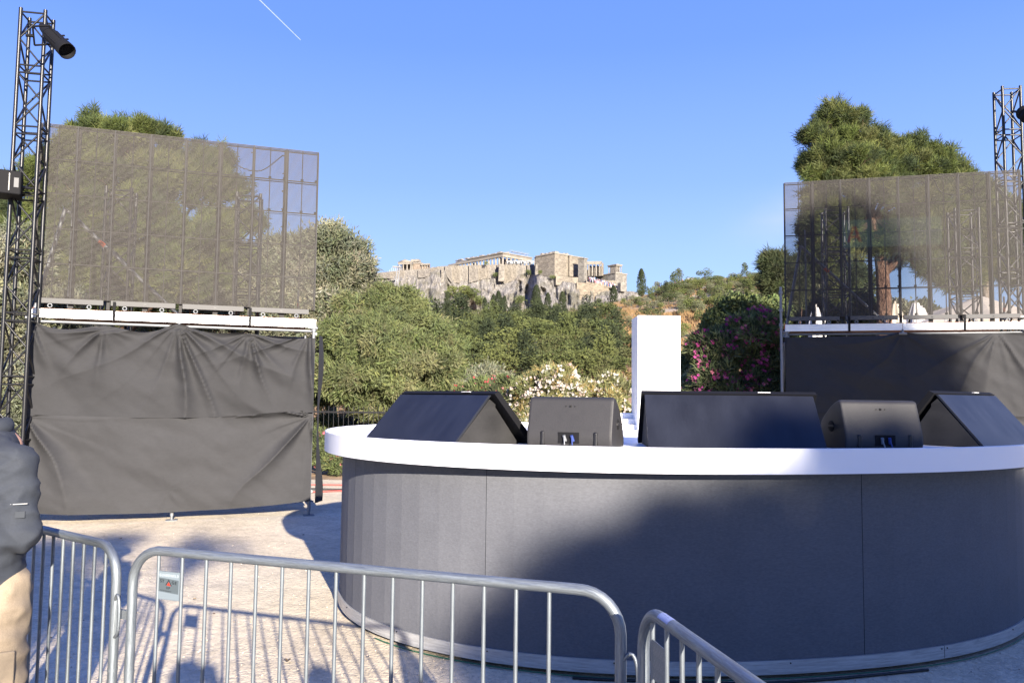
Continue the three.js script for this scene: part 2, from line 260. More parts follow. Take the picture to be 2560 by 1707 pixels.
// the smaller temple with a porch, at the left end
{
  const a = spot(1003, 652, 618), b = spot(1003, 676, 618), H = a.y - b.y, mt = marble(1.08), dk = marble(.85, .015);
  const t = thing('porch_temple', 'small temple with a columned porch at the left end of the rock', 'temple', V3(a.x, b.y - 1, a.z), -.28);
  for (let k = 0; k < 4; k++) column(t, -1.5 + k * 3.2, 0, 0, H * .74, .62, mt);
  column(t, -1.5, -3, 0, H * .74, .62, mt); column(t, 8.1, -3, 0, H * .74, .62, mt);
  box('architrave', -2.4, 9, H * .74, H * .92, -.7, .7, mt, t); box('cornice', -2.8, 9.4, H * .92, H, -1, 1, mt, t);
  const ped = new THREE.BufferGeometry().setFromPoints([V3(-2.8, H, .6), V3(9.4, H, .6), V3(3.3, H + 2.1, .6), V3(-2.8, H, -6), V3(9.4, H, -6), V3(3.3, H + 2.1, -6)]); ped.setIndex([0, 1, 2, 5, 4, 3, 0, 2, 5, 0, 5, 3, 1, 4, 5, 1, 5, 2, 0, 3, 4, 0, 4, 1]); ped.computeVertexNormals(); mesh('pediment', ped.toNonIndexed(), mt, t);
  box('cella_wall', -1.8, 8.6, 0, H * .9, -9, -5.5, dk, t); box('cella_wall', 9.2, 21, 0, H * .82, -8, -2, marble(1, .03), t); box('cornice', 8.8, 16, H * .82, H * .95, -8.4, -1.6, mt, t); box('attic_block', 6.5, 13, H * 1.05, H * 1.32, -8, -3, mt, t);
  for (let k = 0; k < 3; k++) column(t, 17 + k * 2.2, -1.2, 0, H * .62, .4, mt);
  box('side_porch', 15.8, 23.2, H * .62, H * .78, -2.4, -.4, mt, t); column(t, 25.5, -2, 0, H * .45, .45, mt); column(t, -4.6, -4, 0, H * .78, .5, mt);
}
// gateway buildings at the right end
function stoneBlock(name, label, u, d, vTop, vBase, left, right, turn, mat, capMat, cap = .8) {   // a corner building: nearest edge at u
  const a = spot(u, vTop, d), b = spot(u, vBase, d), H = a.y - b.y, t = thing(name, label, 'building', V3(a.x, b.y, a.z), turn);
  const g = new THREE.BoxGeometry(right, H, left); const uv = g.attributes.uv; for (let i = 0; i < uv.count; i++) uv.setXY(i, uv.getX(i) * Math.max(left, right) / 14, uv.getY(i) * H / 9);
  const w = mesh('wall', g, mat, t); w.position.set(right / 2, H / 2, -left / 2);
  if (cap) { box('cornice', -.5, right + .5, H, H + cap, -left - .5, .5, capMat, t); }
  return [t, H];
}
{
  const mt = marble(1.15), ws = stoneWall(0.267, 0.238, 0.194, 1, 1), wg = stoneWall(0.242, 0.230, 0.206, 1, 1);
  const [t, H] = stoneBlock('gate_hall', 'tall blank stone hall standing left of the square pedestal', 1387, 545, 634, 706, 19, 17, .72, ws, mt, .9);
  reseed(5); for (let k = 0; k < 7; k++) { const x = rr(0, 14), w = rr(1.2, 3); box('broken_block', x, x + w, H + .9, H + .9 + rr(.4, 1.5), -3 - rr(0, 9), -1 - k * .02, mt, t); }
  for (let k = 0; k < 3; k++) box('broken_block', -.4 - .01 * k, 1.4, H + .9, H + 1.3 + rr(.2, .8), -6 - k * 4, -4 - k * 4, mt, t);
  column(t, 0.8, -20.6, H * .25, H * .75, .8, mt);
  const [t1] = stoneBlock('gate_hall', 'low stone hall behind the square pedestal', 1424, 552, 640, 690, 10, 12, .65, ws, mt, .5);
  const [t2, H2] = stoneBlock('stone_pedestal', 'tall narrow square pedestal of grey marble blocks', 1461, 543, 646, 712, 5.2, 3.6, .85, wg, mt, .5);
  box('plinth', -.7, 4.3, 0, 4.2, -5.9, .7, wg, t2);
  { const a = spot(1470, 654, 548), b = spot(1470, 690, 548), Hc = a.y - b.y, c = thing('gateway_colonnade', 'roofless gateway with tall columns right of the square pedestal', 'temple', V3(a.x, b.y, a.z), -.15);
    for (let k = 0; k < 4; k++) column(c, .6 + k * 2.5, 0, 0, Hc * .8, .6, mt); for (let k = 0; k < 3; k++) column(c, 1.5 + k * 2.5, -4, 0, Hc * .8, .6, mt);
    box('architrave', -.4, 9, Hc * .8, Hc * .93, -.8, .8, mt, c); box('cornice', -.8, 9.6, Hc * .93, Hc, -1.1, 1.1, mt, c); box('back_wall', -.3, 9.6, 0, Hc * .78, -7, -6, ws, c); box('side_wall', 9.2, 10.6, 0, Hc * .9, -6, .5, ws, c); }
  const [t3, H3] = stoneBlock('stone_bastion', 'square stone bastion carrying the tiny temple at the right end', 1539, 540, 683, 742, 20, 10.5, .62, wg, mt, .6);
  { const a = spot(1541, 681, 545), n = thing('tiny_temple', 'tiny four-columned temple on the square bastion at the right end', 'temple', V3(a.x, a.y - .2, a.z), .62);
    for (let k = 0; k < 4; k++) column(n, .4 + k * 1.55, -.5, .6, 4.3, .3, mt); for (let k = 0; k < 4; k++) column(n, .4 + k * 1.55, -8, .6, 4.3, .3, mt);
    box('steps', -.2, 5.7, 0, .6, -8.5, .1, mt, n); box('cella', .5, 5, .6, 4.9, -6.6, -1.9, mt, n); box('architrave', 0, 5.5, 4.9, 5.5, -8.5, 0, mt, n); box('cornice', -.3, 5.8, 5.5, 6.1, -8.8, .3, mt, n); }
  const [t4] = stoneBlock('terrace_wall', 'broad ochre retaining wall below the gateway stairs', 1442, 533, 706, 752, 6, 22, .12, stoneWall(0.262, 0.225, 0.172, 1, 1), mt, 0);
  const [t5] = stoneBlock('terrace_wall', 'rough stepped retaining wall right of the cave', 1390, 538, 690, 712, 8, 16, .3, ws, mt, 0);
  const [t6] = stoneBlock('stone_pillar', 'short stone gate pillar standing before the bastion', 1552, 531, 706, 728, 4, 4, .4, wg, mt, 0);
  const [t7] = stoneBlock('terrace_wall', 'low weathered wall between the bastion and the tall cypress', 1490, 537, 700, 728, 6, 14, .1, ws, mt, 0);
}
// lift mast on the cliff, left, and the cabins below the temple front
{
  const m = thing('cliff_lift', 'thin grey lift mast standing against the left cliff', 'lift', spot(988, 735, 545)), b = spot(988, 735, 545);
  const up = spot(996, 668, 545).sub(b); for (const o of [-.9, .9]) rod('rail', V3(o, 0, 0), up.clone().add(V3(o, 0, 0)), .28, std(rgb(.16, .17, .18), .6), m, 6);
  for (let k = 1; k < 12; k++) rod('rung', up.clone().multiplyScalar(k / 12).add(V3(-.9, 0, .05)), up.clone().multiplyScalar(k / 12).add(V3(.9, 0, .05)), .14, std(rgb(.2, .21, .22), .6), m, 5);
  box('landing', up.x - 4, up.x + 2, up.y, up.y + .6, -2, 1, std(rgb(.2, .2, .2), .7), m);
  const sc = std(rgb(.30, .33, .42), .6), s = thing('scaffolding', 'small bluish scaffold left of the porch temple', 'scaffold', spot(968, 684, 590));
  for (let k = 0; k < 7; k++) rod('pole', V3(k * 1.5, 0, 0), V3(k * 1.5, 2.2 + k * .75 + rr(-.4, .4), 0), .12, sc, s, 5); for (let k = 0; k < 5; k++) rod('ledger', V3(k, 1 + k * 1.1, .1), V3(9.2, 1.2 + k * 1.1, .1), .1, sc, s, 5);
  reseed(9);
  for (let k = 0; k < 4; k++) { const p = spot(1275 + k * 17, 659, 572), c = thing('site_cabin', ['pale site cabin under the front of the largest temple', 'grey low site shed below the temple columns', 'white gabled site hut below the temple front', 'small dark site shed beside the tall stone hall'][k], 'cabin', p, .2); box('body', -2.2, 2.2, 0, 1.6, -2, 0, std(rgb(.22, .23, .24), .8), c); box('roof', -2.6, 2.6, 1.6, 1.9, -2.4, .3, std(rgb(.5, .5, .5), .8), c); box('opening', -1.4, .2, .2, 1.3, .005, .04, M.dark, c); }
}
// visitors: too many and too small to count
{
  reseed(909);
  const man = merge([new THREE.CapsuleGeometry(.24, .75, 2, 6).translate(0, 1.0, 0), new THREE.SphereGeometry(.14, 6, 5).translate(0, 1.68, 0), new THREE.CylinderGeometry(.1, .08, .8, 5).translate(-.11, .4, 0), new THREE.CylinderGeometry(.1, .08, .8, 5).translate(.11, .4, 0)]);
  const put = (name, label, n, place) => { const im = new THREE.InstancedMesh(man, std(rgb(1, 1, 1), .9), n), m = new THREE.Matrix4(); for (let i = 0; i < n; i++) { const p = place(i), s = rr(.95, 1.15); m.makeScale(s, s, s).setPosition(p); im.setMatrixAt(i, m); im.setColorAt(i, pick([rgb(.5, .5, .5), rgb(.06, .07, .1), rgb(.35, .1, .08), rgb(.08, .12, .25), rgb(.55, .5, .42), rgb(.03, .03, .03)])); } im.name = name; im.castShadow = true; scene.add(tag(im, label, 'crowd', null, 'stuff')); };
  put('visitor_crowd', 'dense far crowd of visitors climbing the gateway stairs', 260, () => { const s = rnd(), r = rnd(); return spot(1472 + 66 * s, 697 + 17 * s + 7 * r, 538 - 3 * r); });
  put('hilltop_crowd', 'far crowd of visitors standing on the bare rocky outcrop', 90, () => { const u = rr(1640, 1735), d = rr(338, 352), q = spot(u, 700, d); return V3(q.x, terrainY(q.x, d) - .1, q.z); });
  const steps = grid(30, 8, (s, t) => spot(1466 + 80 * s, 697 + 17 * s + 9 * t, 539 - 4 * t).add(V3(0, -1 * .2, 0)), [6, 2]); structure('stair_slope', steps, std(rgb(.3, .26, .21), .9, 0, { map: crag }));
}
// ---------- vegetation ----------
function blades(list) {                                      // list of [root, tip, width, side]: flat lozenge leaves
  const p = [], n = [];
  for (const [a, b, w, f] of list) {
    const d = b.clone().sub(a), side = d.clone().cross(f).normalize().multiplyScalar(w / 2), m = a.clone().addScaledVector(d, .45), l = m.clone().add(side), r = m.clone().sub(side), up = side.clone().cross(d).normalize().multiplyScalar(w * .25);
    l.add(up); r.add(up);
    for (const q of [a, r, b, a, b, l]) p.push(q.x, q.y, q.z);
  }
  const g = new THREE.BufferGeometry(); g.setAttribute('position', new THREE.Float32BufferAttribute(p, 3)); g.computeVertexNormals(); return g;
}
const dirIn = (spread, up = 1) => { const f = rr(0, 6.283), t = Math.acos(lerp(1, Math.cos(spread), rnd())); return V3(Math.sin(t) * Math.cos(f), Math.cos(t) * up, Math.sin(t) * Math.sin(f)).normalize(); };
const anyDir = () => { const z = rr(-1, 1), f = rr(0, 6.283), q = Math.sqrt(1 - z * z); return V3(q * Math.cos(f), z, q * Math.sin(f)); };
function spray(kind, s) {
  reseed(s); const l = [];
  if (kind === 'pine') for (let k = 0; k < 30; k++) { const d = dirIn(1.15), a = V3(0, rr(-.05, .14), 0).addScaledVector(d, .01); l.push([a, a.clone().addScaledVector(d, rr(.09, .17)), .0115, anyDir()]); }
  if (kind === 'olive') for (let k = 0; k < 22; k++) { const d = dirIn(1.5), a = V3(rr(-.05, .05), rr(-.08, .22), rr(-.05, .05)); l.push([a, a.clone().addScaledVector(d, rr(.06, .1)), .019, anyDir()]); }
  if (kind === 'lance') for (let k = 0; k < 20; k++) { const d = dirIn(1.9), a = V3(rr(-.06, .06), rr(-.1, .16), rr(-.06, .06)); d.y -= .25; d.normalize(); l.push([a, a.clone().addScaledVector(d, rr(.1, .17)), .022, anyDir()]); }
  if (kind === 'oleander') for (let k = 0; k < 16; k++) { const d = dirIn(1.1), a = V3(rr(-.03, .03), rr(-.1, .14), rr(-.03, .03)); l.push([a, a.clone().addScaledVector(d, rr(.12, .19)), .026, anyDir()]); }
  if (kind === 'broad') for (let k = 0; k < 14; k++) { const d = dirIn(1.7), a = V3(rr(-.1, .1), rr(-.1, .1), rr(-.1, .1)); l.push([a, a.clone().addScaledVector(d, rr(.07, .11)), .055, anyDir()]); }
  if (kind === 'blossom') for (let c = 0; c < 4; c++) { const o = V3(rr(-.06, .06), rr(-.04, .06), rr(-.06, .06)), f = dirIn(1.2), e = f.clone().cross(anyDir()).normalize(), h = f.clone().cross(e); for (let k = 0; k < 5; k++) { const q = k * 1.2566, d = e.clone().multiplyScalar(Math.cos(q)).addScaledVector(h, Math.sin(q)).addScaledVector(f, .35); l.push([o, o.clone().addScaledVector(d, .036), .034, f]); } }
  return blades(l);
}
const SPRAY = {}; for (const [k, n] of [['pine', 3], ['olive', 2], ['lance', 2], ['oleander', 2], ['broad', 2], ['blossom', 2]]) SPRAY[k] = Array.from({ length: n }, (_, i) => spray(k, 400 + i * 17 + k.length));
const leafMat = (through = .3) => new THREE.MeshPhysicalMaterial({ color: rgb(1, 1, 1), roughness: .9, transmission: through, thickness: 0, side: THREE.DoubleSide, specularIntensity: .35 });
const LEAF = leafMat(.34), PETAL = leafMat(.25);
const barkMap = (() => { const a = wrapNoise(40, 61), b = wrapNoise(10, 62), c = wrapNoise(120, 63); return tex(256, 256, (i, j) => { const x = i / 256, y = j / 256, k = a(x, y * .35), v = .45 + .9 * (k - .5) + .3 * (b(x, y) - .5) + .25 * (c(x, y) - .5); return [v + .14, v + .08, v + .04]; }); })();
const BARK = { pine: std(rgb(.20, .125, .085), .95, 0, { map: barkMap, bumpMap: barkMap, bumpScale: .03 }), grey: std(rgb(.16, .135, .11), .95, 0, { map: barkMap, bumpMap: barkMap, bumpScale: .02 }), pale: std(rgb(.30, .27, .23), .95, 0, { map: barkMap }) };
const TINT = { pine: [[.085, .11, .026], [.115, .138, .036], [.062, .084, .026], [.14, .155, .05], [.05, .068, .026]], darkpine: [[0.047, 0.062, 0.025], [0.063, 0.080, 0.031], [0.076, 0.083, 0.037]], olive: [[0.162, 0.174, 0.109], [0.207, 0.209, 0.136], [0.124, 0.139, 0.081], [0.259, 0.252, 0.180]], lance: [[0.117, 0.144, 0.052], [0.148, 0.172, 0.066], [0.169, 0.174, 0.081], [0.093, 0.110, 0.043]], oleander: [[0.079, 0.103, 0.041], [0.110, 0.138, 0.051], [0.154, 0.173, 0.068], [0.063, 0.076, 0.033]], yellowed: [[0.183, 0.188, 0.071], [0.226, 0.216, 0.094], [0.130, 0.139, 0.052], [0.295, 0.226, 0.086], [0.244, 0.250, 0.124]], broad: [[0.095, 0.130, 0.042], [0.125, 0.152, 0.052], [0.071, 0.096, 0.035]], white: [[.5, .48, .43], [.54, .5, .46], [.5, .4, .36]], red: [[.3, .03, .04], [.36, .06, .07], [.42, .18, .18]], pink: [[.36, .055, .19], [.42, .09, .24], [.5, .17, .22], [.3, .045, .17]], rose: [[.55, .2, .2], [.5, .14, .18]] };
const _m = new THREE.Matrix4(), _q = new THREE.Quaternion(), _q2 = new THREE.Quaternion();
function limb(pts, radii, seg = 7) {                         // tapered, bent branch
  const c = new THREE.CatmullRomCurve3(pts), n = Math.max(4, pts.length * 4);
  return grid(seg, n, (s, t) => { const p = c.getPoint(t), tg = c.getTangent(t), e = tg.clone().cross(Math.abs(tg.y) > .9 ? V3(1, 0, 0) : UP).normalize(), h = tg.clone().cross(e), k = t * (radii.length - 1), i = Math.min(radii.length - 2, Math.floor(k)), r = lerp(radii[i], radii[i + 1], k - i) * (1 + .12 * noise.noise(p.x * 3, p.y * 3, s * 4)); return p.addScaledVector(e, Math.cos(-s * 6.2832) * r).addScaledVector(h, Math.sin(-s * 6.2832) * r); }, [2, n * .4]);
}
// lobes: [x, y, z, rx, ry, rz] relative to the base. Leaves fill each lobe's shell in clumps, so that gaps stay open.
function plant(o) {
  reseed(o.seed);
  const t = thing(o.name, o.label, o.category || 'tree', o.at, 0, o.group), bark = BARK[o.bark || 'grey'];
  const wood = [];
  for (const tr of o.trunks || []) wood.push(mesh('trunk', limb(tr.pts, tr.r, 9), bark, t));
  const hub = o.hub || V3(0, o.lobes[0][1] * .5, 0), branches = [];
  for (const L of o.lobes) { const e = V3(L[0], L[1], L[2]), mid = hub.clone().lerp(e, .5).add(V3(rr(-.2, .2), rr(-.25, .1), rr(-.2, .2))), r = (o.branch || .05); branches.push(limb([hub, mid, e], [r, r * .6, r * .25], 5)); for (let k = 0; k < (o.twigs ?? 7); k++) { const d = anyDir(), q = V3(e.x + d.x * L[3] * .95, e.y + d.y * L[4] * .95, e.z + d.z * L[5] * .95); branches.push(limb([e.clone().lerp(mid, rnd() * .5), e.clone().lerp(q, .5).add(anyDir().multiplyScalar(.12)), q], [r * .3, r * .2, r * .1], 3)); } }
  if (branches.length && !o.bare) mesh('branches', merge(branches), o.twigBark ? BARK[o.twigBark] : bark, t);
  const ease = (o.clumpSize || .3) * .7 + .05 * (o.leafSize || 1); o.lobes = o.lobes.map(L => [L[0], L[1], L[2], ...[3, 4, 5].map(k => Math.max(L[k] * .4, L[k] - ease))]);
  const kinds = SPRAY[o.leaf], per = kinds.map(() => []), tints = TINT[o.tint || o.leaf];
  const fl = [];
  const leafy = o.split ? o.lobes.flatMap(L => [L, ...Array.from({ length: o.split }, () => { const d = anyDir(), k = rr(.4, .6); d.y = d.y * .8 + .15; return [L[0] + d.x * L[3] * .95, L[1] + d.y * L[4] * .95, L[2] + d.z * L[5] * .95, L[3] * k, L[4] * k, L[5] * k]; })]) : o.lobes;
  const area2 = leafy.reduce((s, L) => s + L[3] * L[4] + L[4] * L[5] + L[3] * L[5], 0);
  for (const L of leafy) {
    const share = (L[3] * L[4] + L[4] * L[5] + L[3] * L[5]) / area2, n = Math.round(o.count * share), clumps = Math.max(o.split ? 2 : 5, Math.round(n / (o.clump || 26)));
    for (let c = 0; c < clumps; c++) {
      const d = anyDir(); if (d.y < -.55 && rnd() < .6) continue;
      const depth = 1 - .5 * Math.pow(rnd(), 1.7), cc = V3(L[0] + d.x * L[3] * depth, L[1] + d.y * L[4] * depth, L[2] + d.z * L[5] * depth), cs = (o.clumpSize || .3) * rr(.6, 1.25), tone = pick(tints), kk = rr(.8, 1.2);
      const m = Math.round(n / clumps * rr(.6, 1.4));
      for (let k = 0; k < m; k++) {
        const j = anyDir().multiplyScalar(cs * Math.cbrt(rnd())), p = cc.clone().add(j.multiply(V3(1, .75, 1)));
        const out = d.clone().multiplyScalar(.8).add(anyDir().multiplyScalar(.75)).add(V3(0, o.rise ?? .5, 0)).normalize(), s = (o.leafSize || 1) * rr(.75, 1.3);
        _q.setFromUnitVectors(UP, out).multiply(_q2.setFromAxisAngle(UP, rr(0, 6.28))); _m.compose(p, _q, V3(s, s, s));
        const w = kk * rr(.8, 1.2); per[Math.floor(rnd() * kinds.length)].push([_m.clone(), [tone[0] * w * rr(.92, 1.1), tone[1] * w, tone[2] * w * rr(.85, 1.15)]]);
      }
      if (o.flower && d.z > -.5 && rnd() < o.flower.share) for (let k = 0; k < (o.flower.per || 5); k++) { const p = cc.clone().addScaledVector(d, cs * .7).add(anyDir().multiplyScalar(cs * .75)), s = rr(.8, 1.35) * (o.flower.size || 1); _q.setFromUnitVectors(UP, d.clone().add(V3(0, .4, .5)).normalize()); _m.compose(p, _q, V3(s, s, s)); const f = pick(TINT[o.flower.tint]), w = rr(.85, 1.1); fl.push([_m.clone(), f.map(x => x * w)]); }
    }
  }
  const add = (name, geo, list, mat) => { if (!list.length) return; const im = new THREE.InstancedMesh(geo, mat, list.length); list.forEach(([m, c], i) => { im.setMatrixAt(i, m); im.setColorAt(i, rgb(...c)); }); im.name = name; im.castShadow = im.receiveShadow = true; im.userData.kind = 'stuff'; t.add(im); };
  per.forEach((l, i) => add('crown', kinds[i], l, LEAF));
  add('blossoms', SPRAY.blossom[0], fl, PETAL);
  return t;
}
// crown lobes given where the photograph shows them: [u, v, metres nearer, radius in pixels, stretch y]
const lobesAt = (base, d, list) => list.map(([u, v, near, r, sy = 1, sx = 1]) => { const q = spot(u, v, d - near).sub(base), m = r / FOCAL * (d - near); return [q.x, q.y, q.z, m * sx, m * sy, m]; });
const stem = (x, z, top, r, bend = .15) => ({ pts: [V3(x, -.1, z), V3(x * .7 + rr(-bend, bend), top * .35, z + rr(-bend, bend)), V3(x * .35 + rr(-bend, bend), top * .7, z * .5), V3(rr(-.1, .1), top, 0)], r: [r * 1.2, r, r * .8, r * .55] });

// pine behind the left screen
{
  const d = 17.5, b = spot(300, 1100, d).setY(0); reseed(1);
  plant({ seed: 11, name: 'pine_tree', label: 'tall bright green pine behind the left mesh screen', at: b, bark: 'pine', leaf: 'pine', count: 21000, leafSize: 1.15, split: 4, clump: 30, clumpSize: .2, rise: 1.1, branch: .07, hub: V3(0, 3, 0), trunks: [stem(0, 0, 3.2, .2)],
    lobes: lobesAt(b, d, [[165, 390, .3, 75], [240, 355, 0, 70], [320, 350, .5, 66], [395, 372, 0, 64], [470, 420, .4, 66], [535, 400, -.4, 44], [560, 470, .2, 66], [610, 560, .3, 58], [300, 450, 1, 90], [420, 480, .8, 90], [180, 490, .8, 80], [110, 480, 0, 70], [70, 440, .4, 44], [250, 580, 1, 100], [380, 600, 1, 100], [510, 590, .8, 80], [120, 610, .5, 80], [60, 560, .2, 66], [-20, 520, 0, 70], [-30, 610, .3, 80], [450, 690, .8, 80], [300, 700, .6, 80], [170, 700, .4, 90], [100, 720, .2, 80], [230, 770, .3, 80], [380, 740, .3, 90], [560, 660, .2, 70]]) });
}
// grey-green olive at the left edge
{
  const d = 13.6, b = spot(10, 1200, d).setY(0); reseed(2);
  plant({ seed: 12, name: 'olive_tree', label: 'silvery olive tree at the left edge behind the truss tower', at: b, leaf: 'olive', tint: 'olive', count: 9000, leafSize: 1.25, clump: 40, clumpSize: .26, branch: .05, hub: V3(0, 1.2, 0), trunks: [stem(.1, 0, 1.3, .12), stem(-.3, .1, 1.3, .09)],
    lobes: lobesAt(b, d, [[30, 640, .2, 75], [-40, 680, 0, 90], [70, 720, -.2, 66], [20, 790, .3, 85], [90, 860, -.3, 70], [30, 920, .2, 80], [-50, 860, 0, 90], [70, 990, 0, 70], [0, 1040, .2, 80], [150, 800, -.6, 80], [200, 950, -1, 90]]) });
}
// tall grey-green tree right of the left screen
{
  const d = 25, b = spot(820, 1060, d).setY(0); reseed(3);
  plant({ seed: 13, name: 'olive_tree', label: 'tall grey-green olive tree rising just right of the left screen', at: b, leaf: 'olive', tint: 'olive', count: 20000, leafSize: 1.9, clump: 46, clumpSize: .42, branch: .08, rise: .7, hub: V3(0, 2.6, 0), trunks: [stem(0, 0, 2.8, .18)],
    lobes: lobesAt(b, d, [[815, 620, .3, 62], [860, 640, 0, 58], [770, 640, -.2, 66], [720, 670, 0, 80], [680, 720, .2, 80], [880, 690, .4, 58], [835, 710, .6, 66], [760, 740, .3, 80], [895, 745, .2, 50], [850, 790, .6, 70], [905, 790, .1, 60], [700, 820, 0, 90], [800, 850, .2, 90], [600, 720, .4, 80], [560, 790, .3, 80], [520, 700, .2, 70], [470, 780, 0, 80], [380, 800, 0, 90]]) });
}
// broad green tree in front of it, several stems
{
  const d = 20.5, b = spot(945, 1120, d).setY(0); reseed(4);
  const L = []; for (let i = 0; i < 46; i++) { const f = rnd() * 6.283, q = Math.sqrt(rnd()), u = 950 + Math.cos(f) * q * 190, v = 908 + Math.sin(f) * q * 122; if (u < 770) continue; L.push([u, v, .9 * Math.sqrt(Math.max(0, 1 - q * q)) * 1.8 + rr(-.3, .3), rr(30, 48), .8, 1.15]); }
  L.push([870, 768, 0, 40], [930, 768, .3, 42], [990, 768, .2, 40], [1050, 785, 0, 40], [1095, 825, 0, 38], [1120, 868, 0, 36], [1120, 910, 0, 38], [960, 735, 0, 26], [1015, 742, 0, 24]);
  plant({ seed: 14, name: 'pepper_tree', label: 'broad bright green multi-stemmed tree behind the railing beside the left backdrop', at: b, leaf: 'lance', count: 21000, leafSize: 1.15, clump: 66, clumpSize: .25, branch: .045, rise: .15, twigs: 9, twigBark: 'pale', hub: V3(-.1, 1.5, 0), trunks: [stem(-.65, .1, 1.9, .09), stem(.15, .2, 1.8, .1), stem(.5, 0, 1.9, .08)], lobes: lobesAt(b, d, L) });
}
// pale olive shrubs in the middle
[[1150, 975, 46, 'pale olive shrub left of the red oleander'], [1225, 962, 50, 'rounded pale olive shrub above the red oleander']].forEach(([u, v, r, label], i) => {
  const d = 23, b = spot(u, 1080, d).setY(0); reseed(50 + i);
  plant({ seed: 20 + i, name: 'olive_shrub', label, category: 'shrub', at: b, leaf: 'olive', tint: 'olive', count: 3600, leafSize: 1.35, clump: 16, clumpSize: .22, rise: .9, branch: .03, hub: V3(0, .3, 0), lobes: lobesAt(b, d, [[u, v, 0, r], [u - 30, v + 25, .2, r * .8], [u + 30, v + 22, .2, r * .8], [u, v + 50, .3, r], [u - 50, v + 60, 0, r * .8], [u + 50, v + 60, 0, r * .8]]) });
});
// oleanders
{
  let d = 19.5, b = spot(1210, 1130, d).setY(0); reseed(6);
  plant({ seed: 31, name: 'oleander_bush', label: 'oleander bush with dark red flowers behind the left monitor wedge', category: 'bush', at: b, leaf: 'oleander', count: 3600, leafSize: 1.1, clump: 12, clumpSize: .17, rise: .8, branch: .03, hub: V3(0, .3, 0), flower: { tint: 'red', share: .8, per: 4, size: .7 }, lobes: lobesAt(b, d, [[1150, 1000, 0, 40], [1200, 985, .2, 42], [1250, 978, 0, 44], [1290, 985, .2, 42], [1230, 1020, .4, 50], [1300, 1020, .3, 46], [1160, 1030, .2, 46], [1240, 1075, .3, 60]]) });
  d = 17.2; b = spot(1430, 1140, d).setY(0);
  const L = []; reseed(66); for (let i = 0; i < 40; i++) { const u = 1295 + 275 * ((i * .618) % 1), v = rr(958 + 26 * Math.sin(u * .031), 1085); L.push([u, v + 18 * Math.abs((u - 1430) / 140) ** 2, rr(0, .7), rr(26, 42)]); }
  plant({ seed: 32, name: 'oleander_bush', label: 'big yellowing oleander bush covered in white flowers behind the speaker', category: 'bush', at: b, leaf: 'oleander', tint: 'yellowed', count: 11500, leafSize: .95, clump: 11, clumpSize: .16, rise: .9, branch: .03, hub: V3(0, .4, 0), flower: { tint: 'white', share: .66, per: 5, size: .85 }, lobes: lobesAt(b, d, L) });
  d = 15.2; b = spot(1850, 1140, d).setY(0);
  const K = []; for (let i = 0; i < 34; i++) { const f = rr(0, 6.28), q = Math.sqrt(rnd()); K.push([1852 + Math.cos(f) * q * 118, 930 + Math.sin(f) * q * 112, rr(0, .7), rr(30, 46)]); }
  plant({ seed: 33, name: 'oleander_bush', label: 'dark oleander bush with magenta pink flowers beside the right backdrop', category: 'bush', at: b, leaf: 'oleander', count: 9500, leafSize: 1, clump: 12, clumpSize: .18, rise: .8, branch: .03, hub: V3(0, .4, 0), flower: { tint: 'pink', share: .62, per: 5, size: .8 }, lobes: lobesAt(b, d, [...K, [1905, 815, .3, 34], [1860, 830, .3, 34], [1820, 850, .2, 30], [1790, 990, .4, 40], [1900, 990, .4, 46]]) });
  d = 17.6; b = spot(830, 1190, d).setY(0);
  plant({ seed: 34, name: 'oleander_bush', label: 'small low oleander with pale pink flowers beside the stage rim', category: 'bush', at: b, leaf: 'oleander', count: 2200, leafSize: .95, clump: 11, clumpSize: .15, rise: .9, branch: .02, hub: V3(0, .15, 0), flower: { tint: 'rose', share: .22, per: 2, size: 1 }, lobes: lobesAt(b, d, [[820, 1130, 0, 34], [850, 1120, .1, 34], [790, 1140, 0, 30], [840, 1160, .2, 34], [880, 1140, 0, 32], [800, 1100, 0, 24], [760, 1150, 0, 30]]) });
}
// hedge shrubs behind the railing
[[815, 1085, 52], [890, 1075, 50], [960, 1090, 54], [1040, 1080, 56]].forEach(([u, v, r], i) => {
  const d = 21.5 + i * .3, b = spot(u, 1150, d).setY(0);
  plant({ seed: 60 + i, name: 'hedge_shrub', label: 'low dry green shrub behind the black railing', category: 'shrub', group: 'low shrubs behind the railing', at: b, leaf: 'olive', tint: i % 2 ? 'olive' : 'lance', count: 2200, leafSize: 1.2, clump: 12, clumpSize: .2, rise: .9, branch: .02, hub: V3(0, .2, 0), lobes: lobesAt(b, d, [[u, v, 0, r], [u - 35, v + 20, .2, r * .8], [u + 35, v + 15, .1, r * .8], [u, v + 45, .2, r]]) });
});
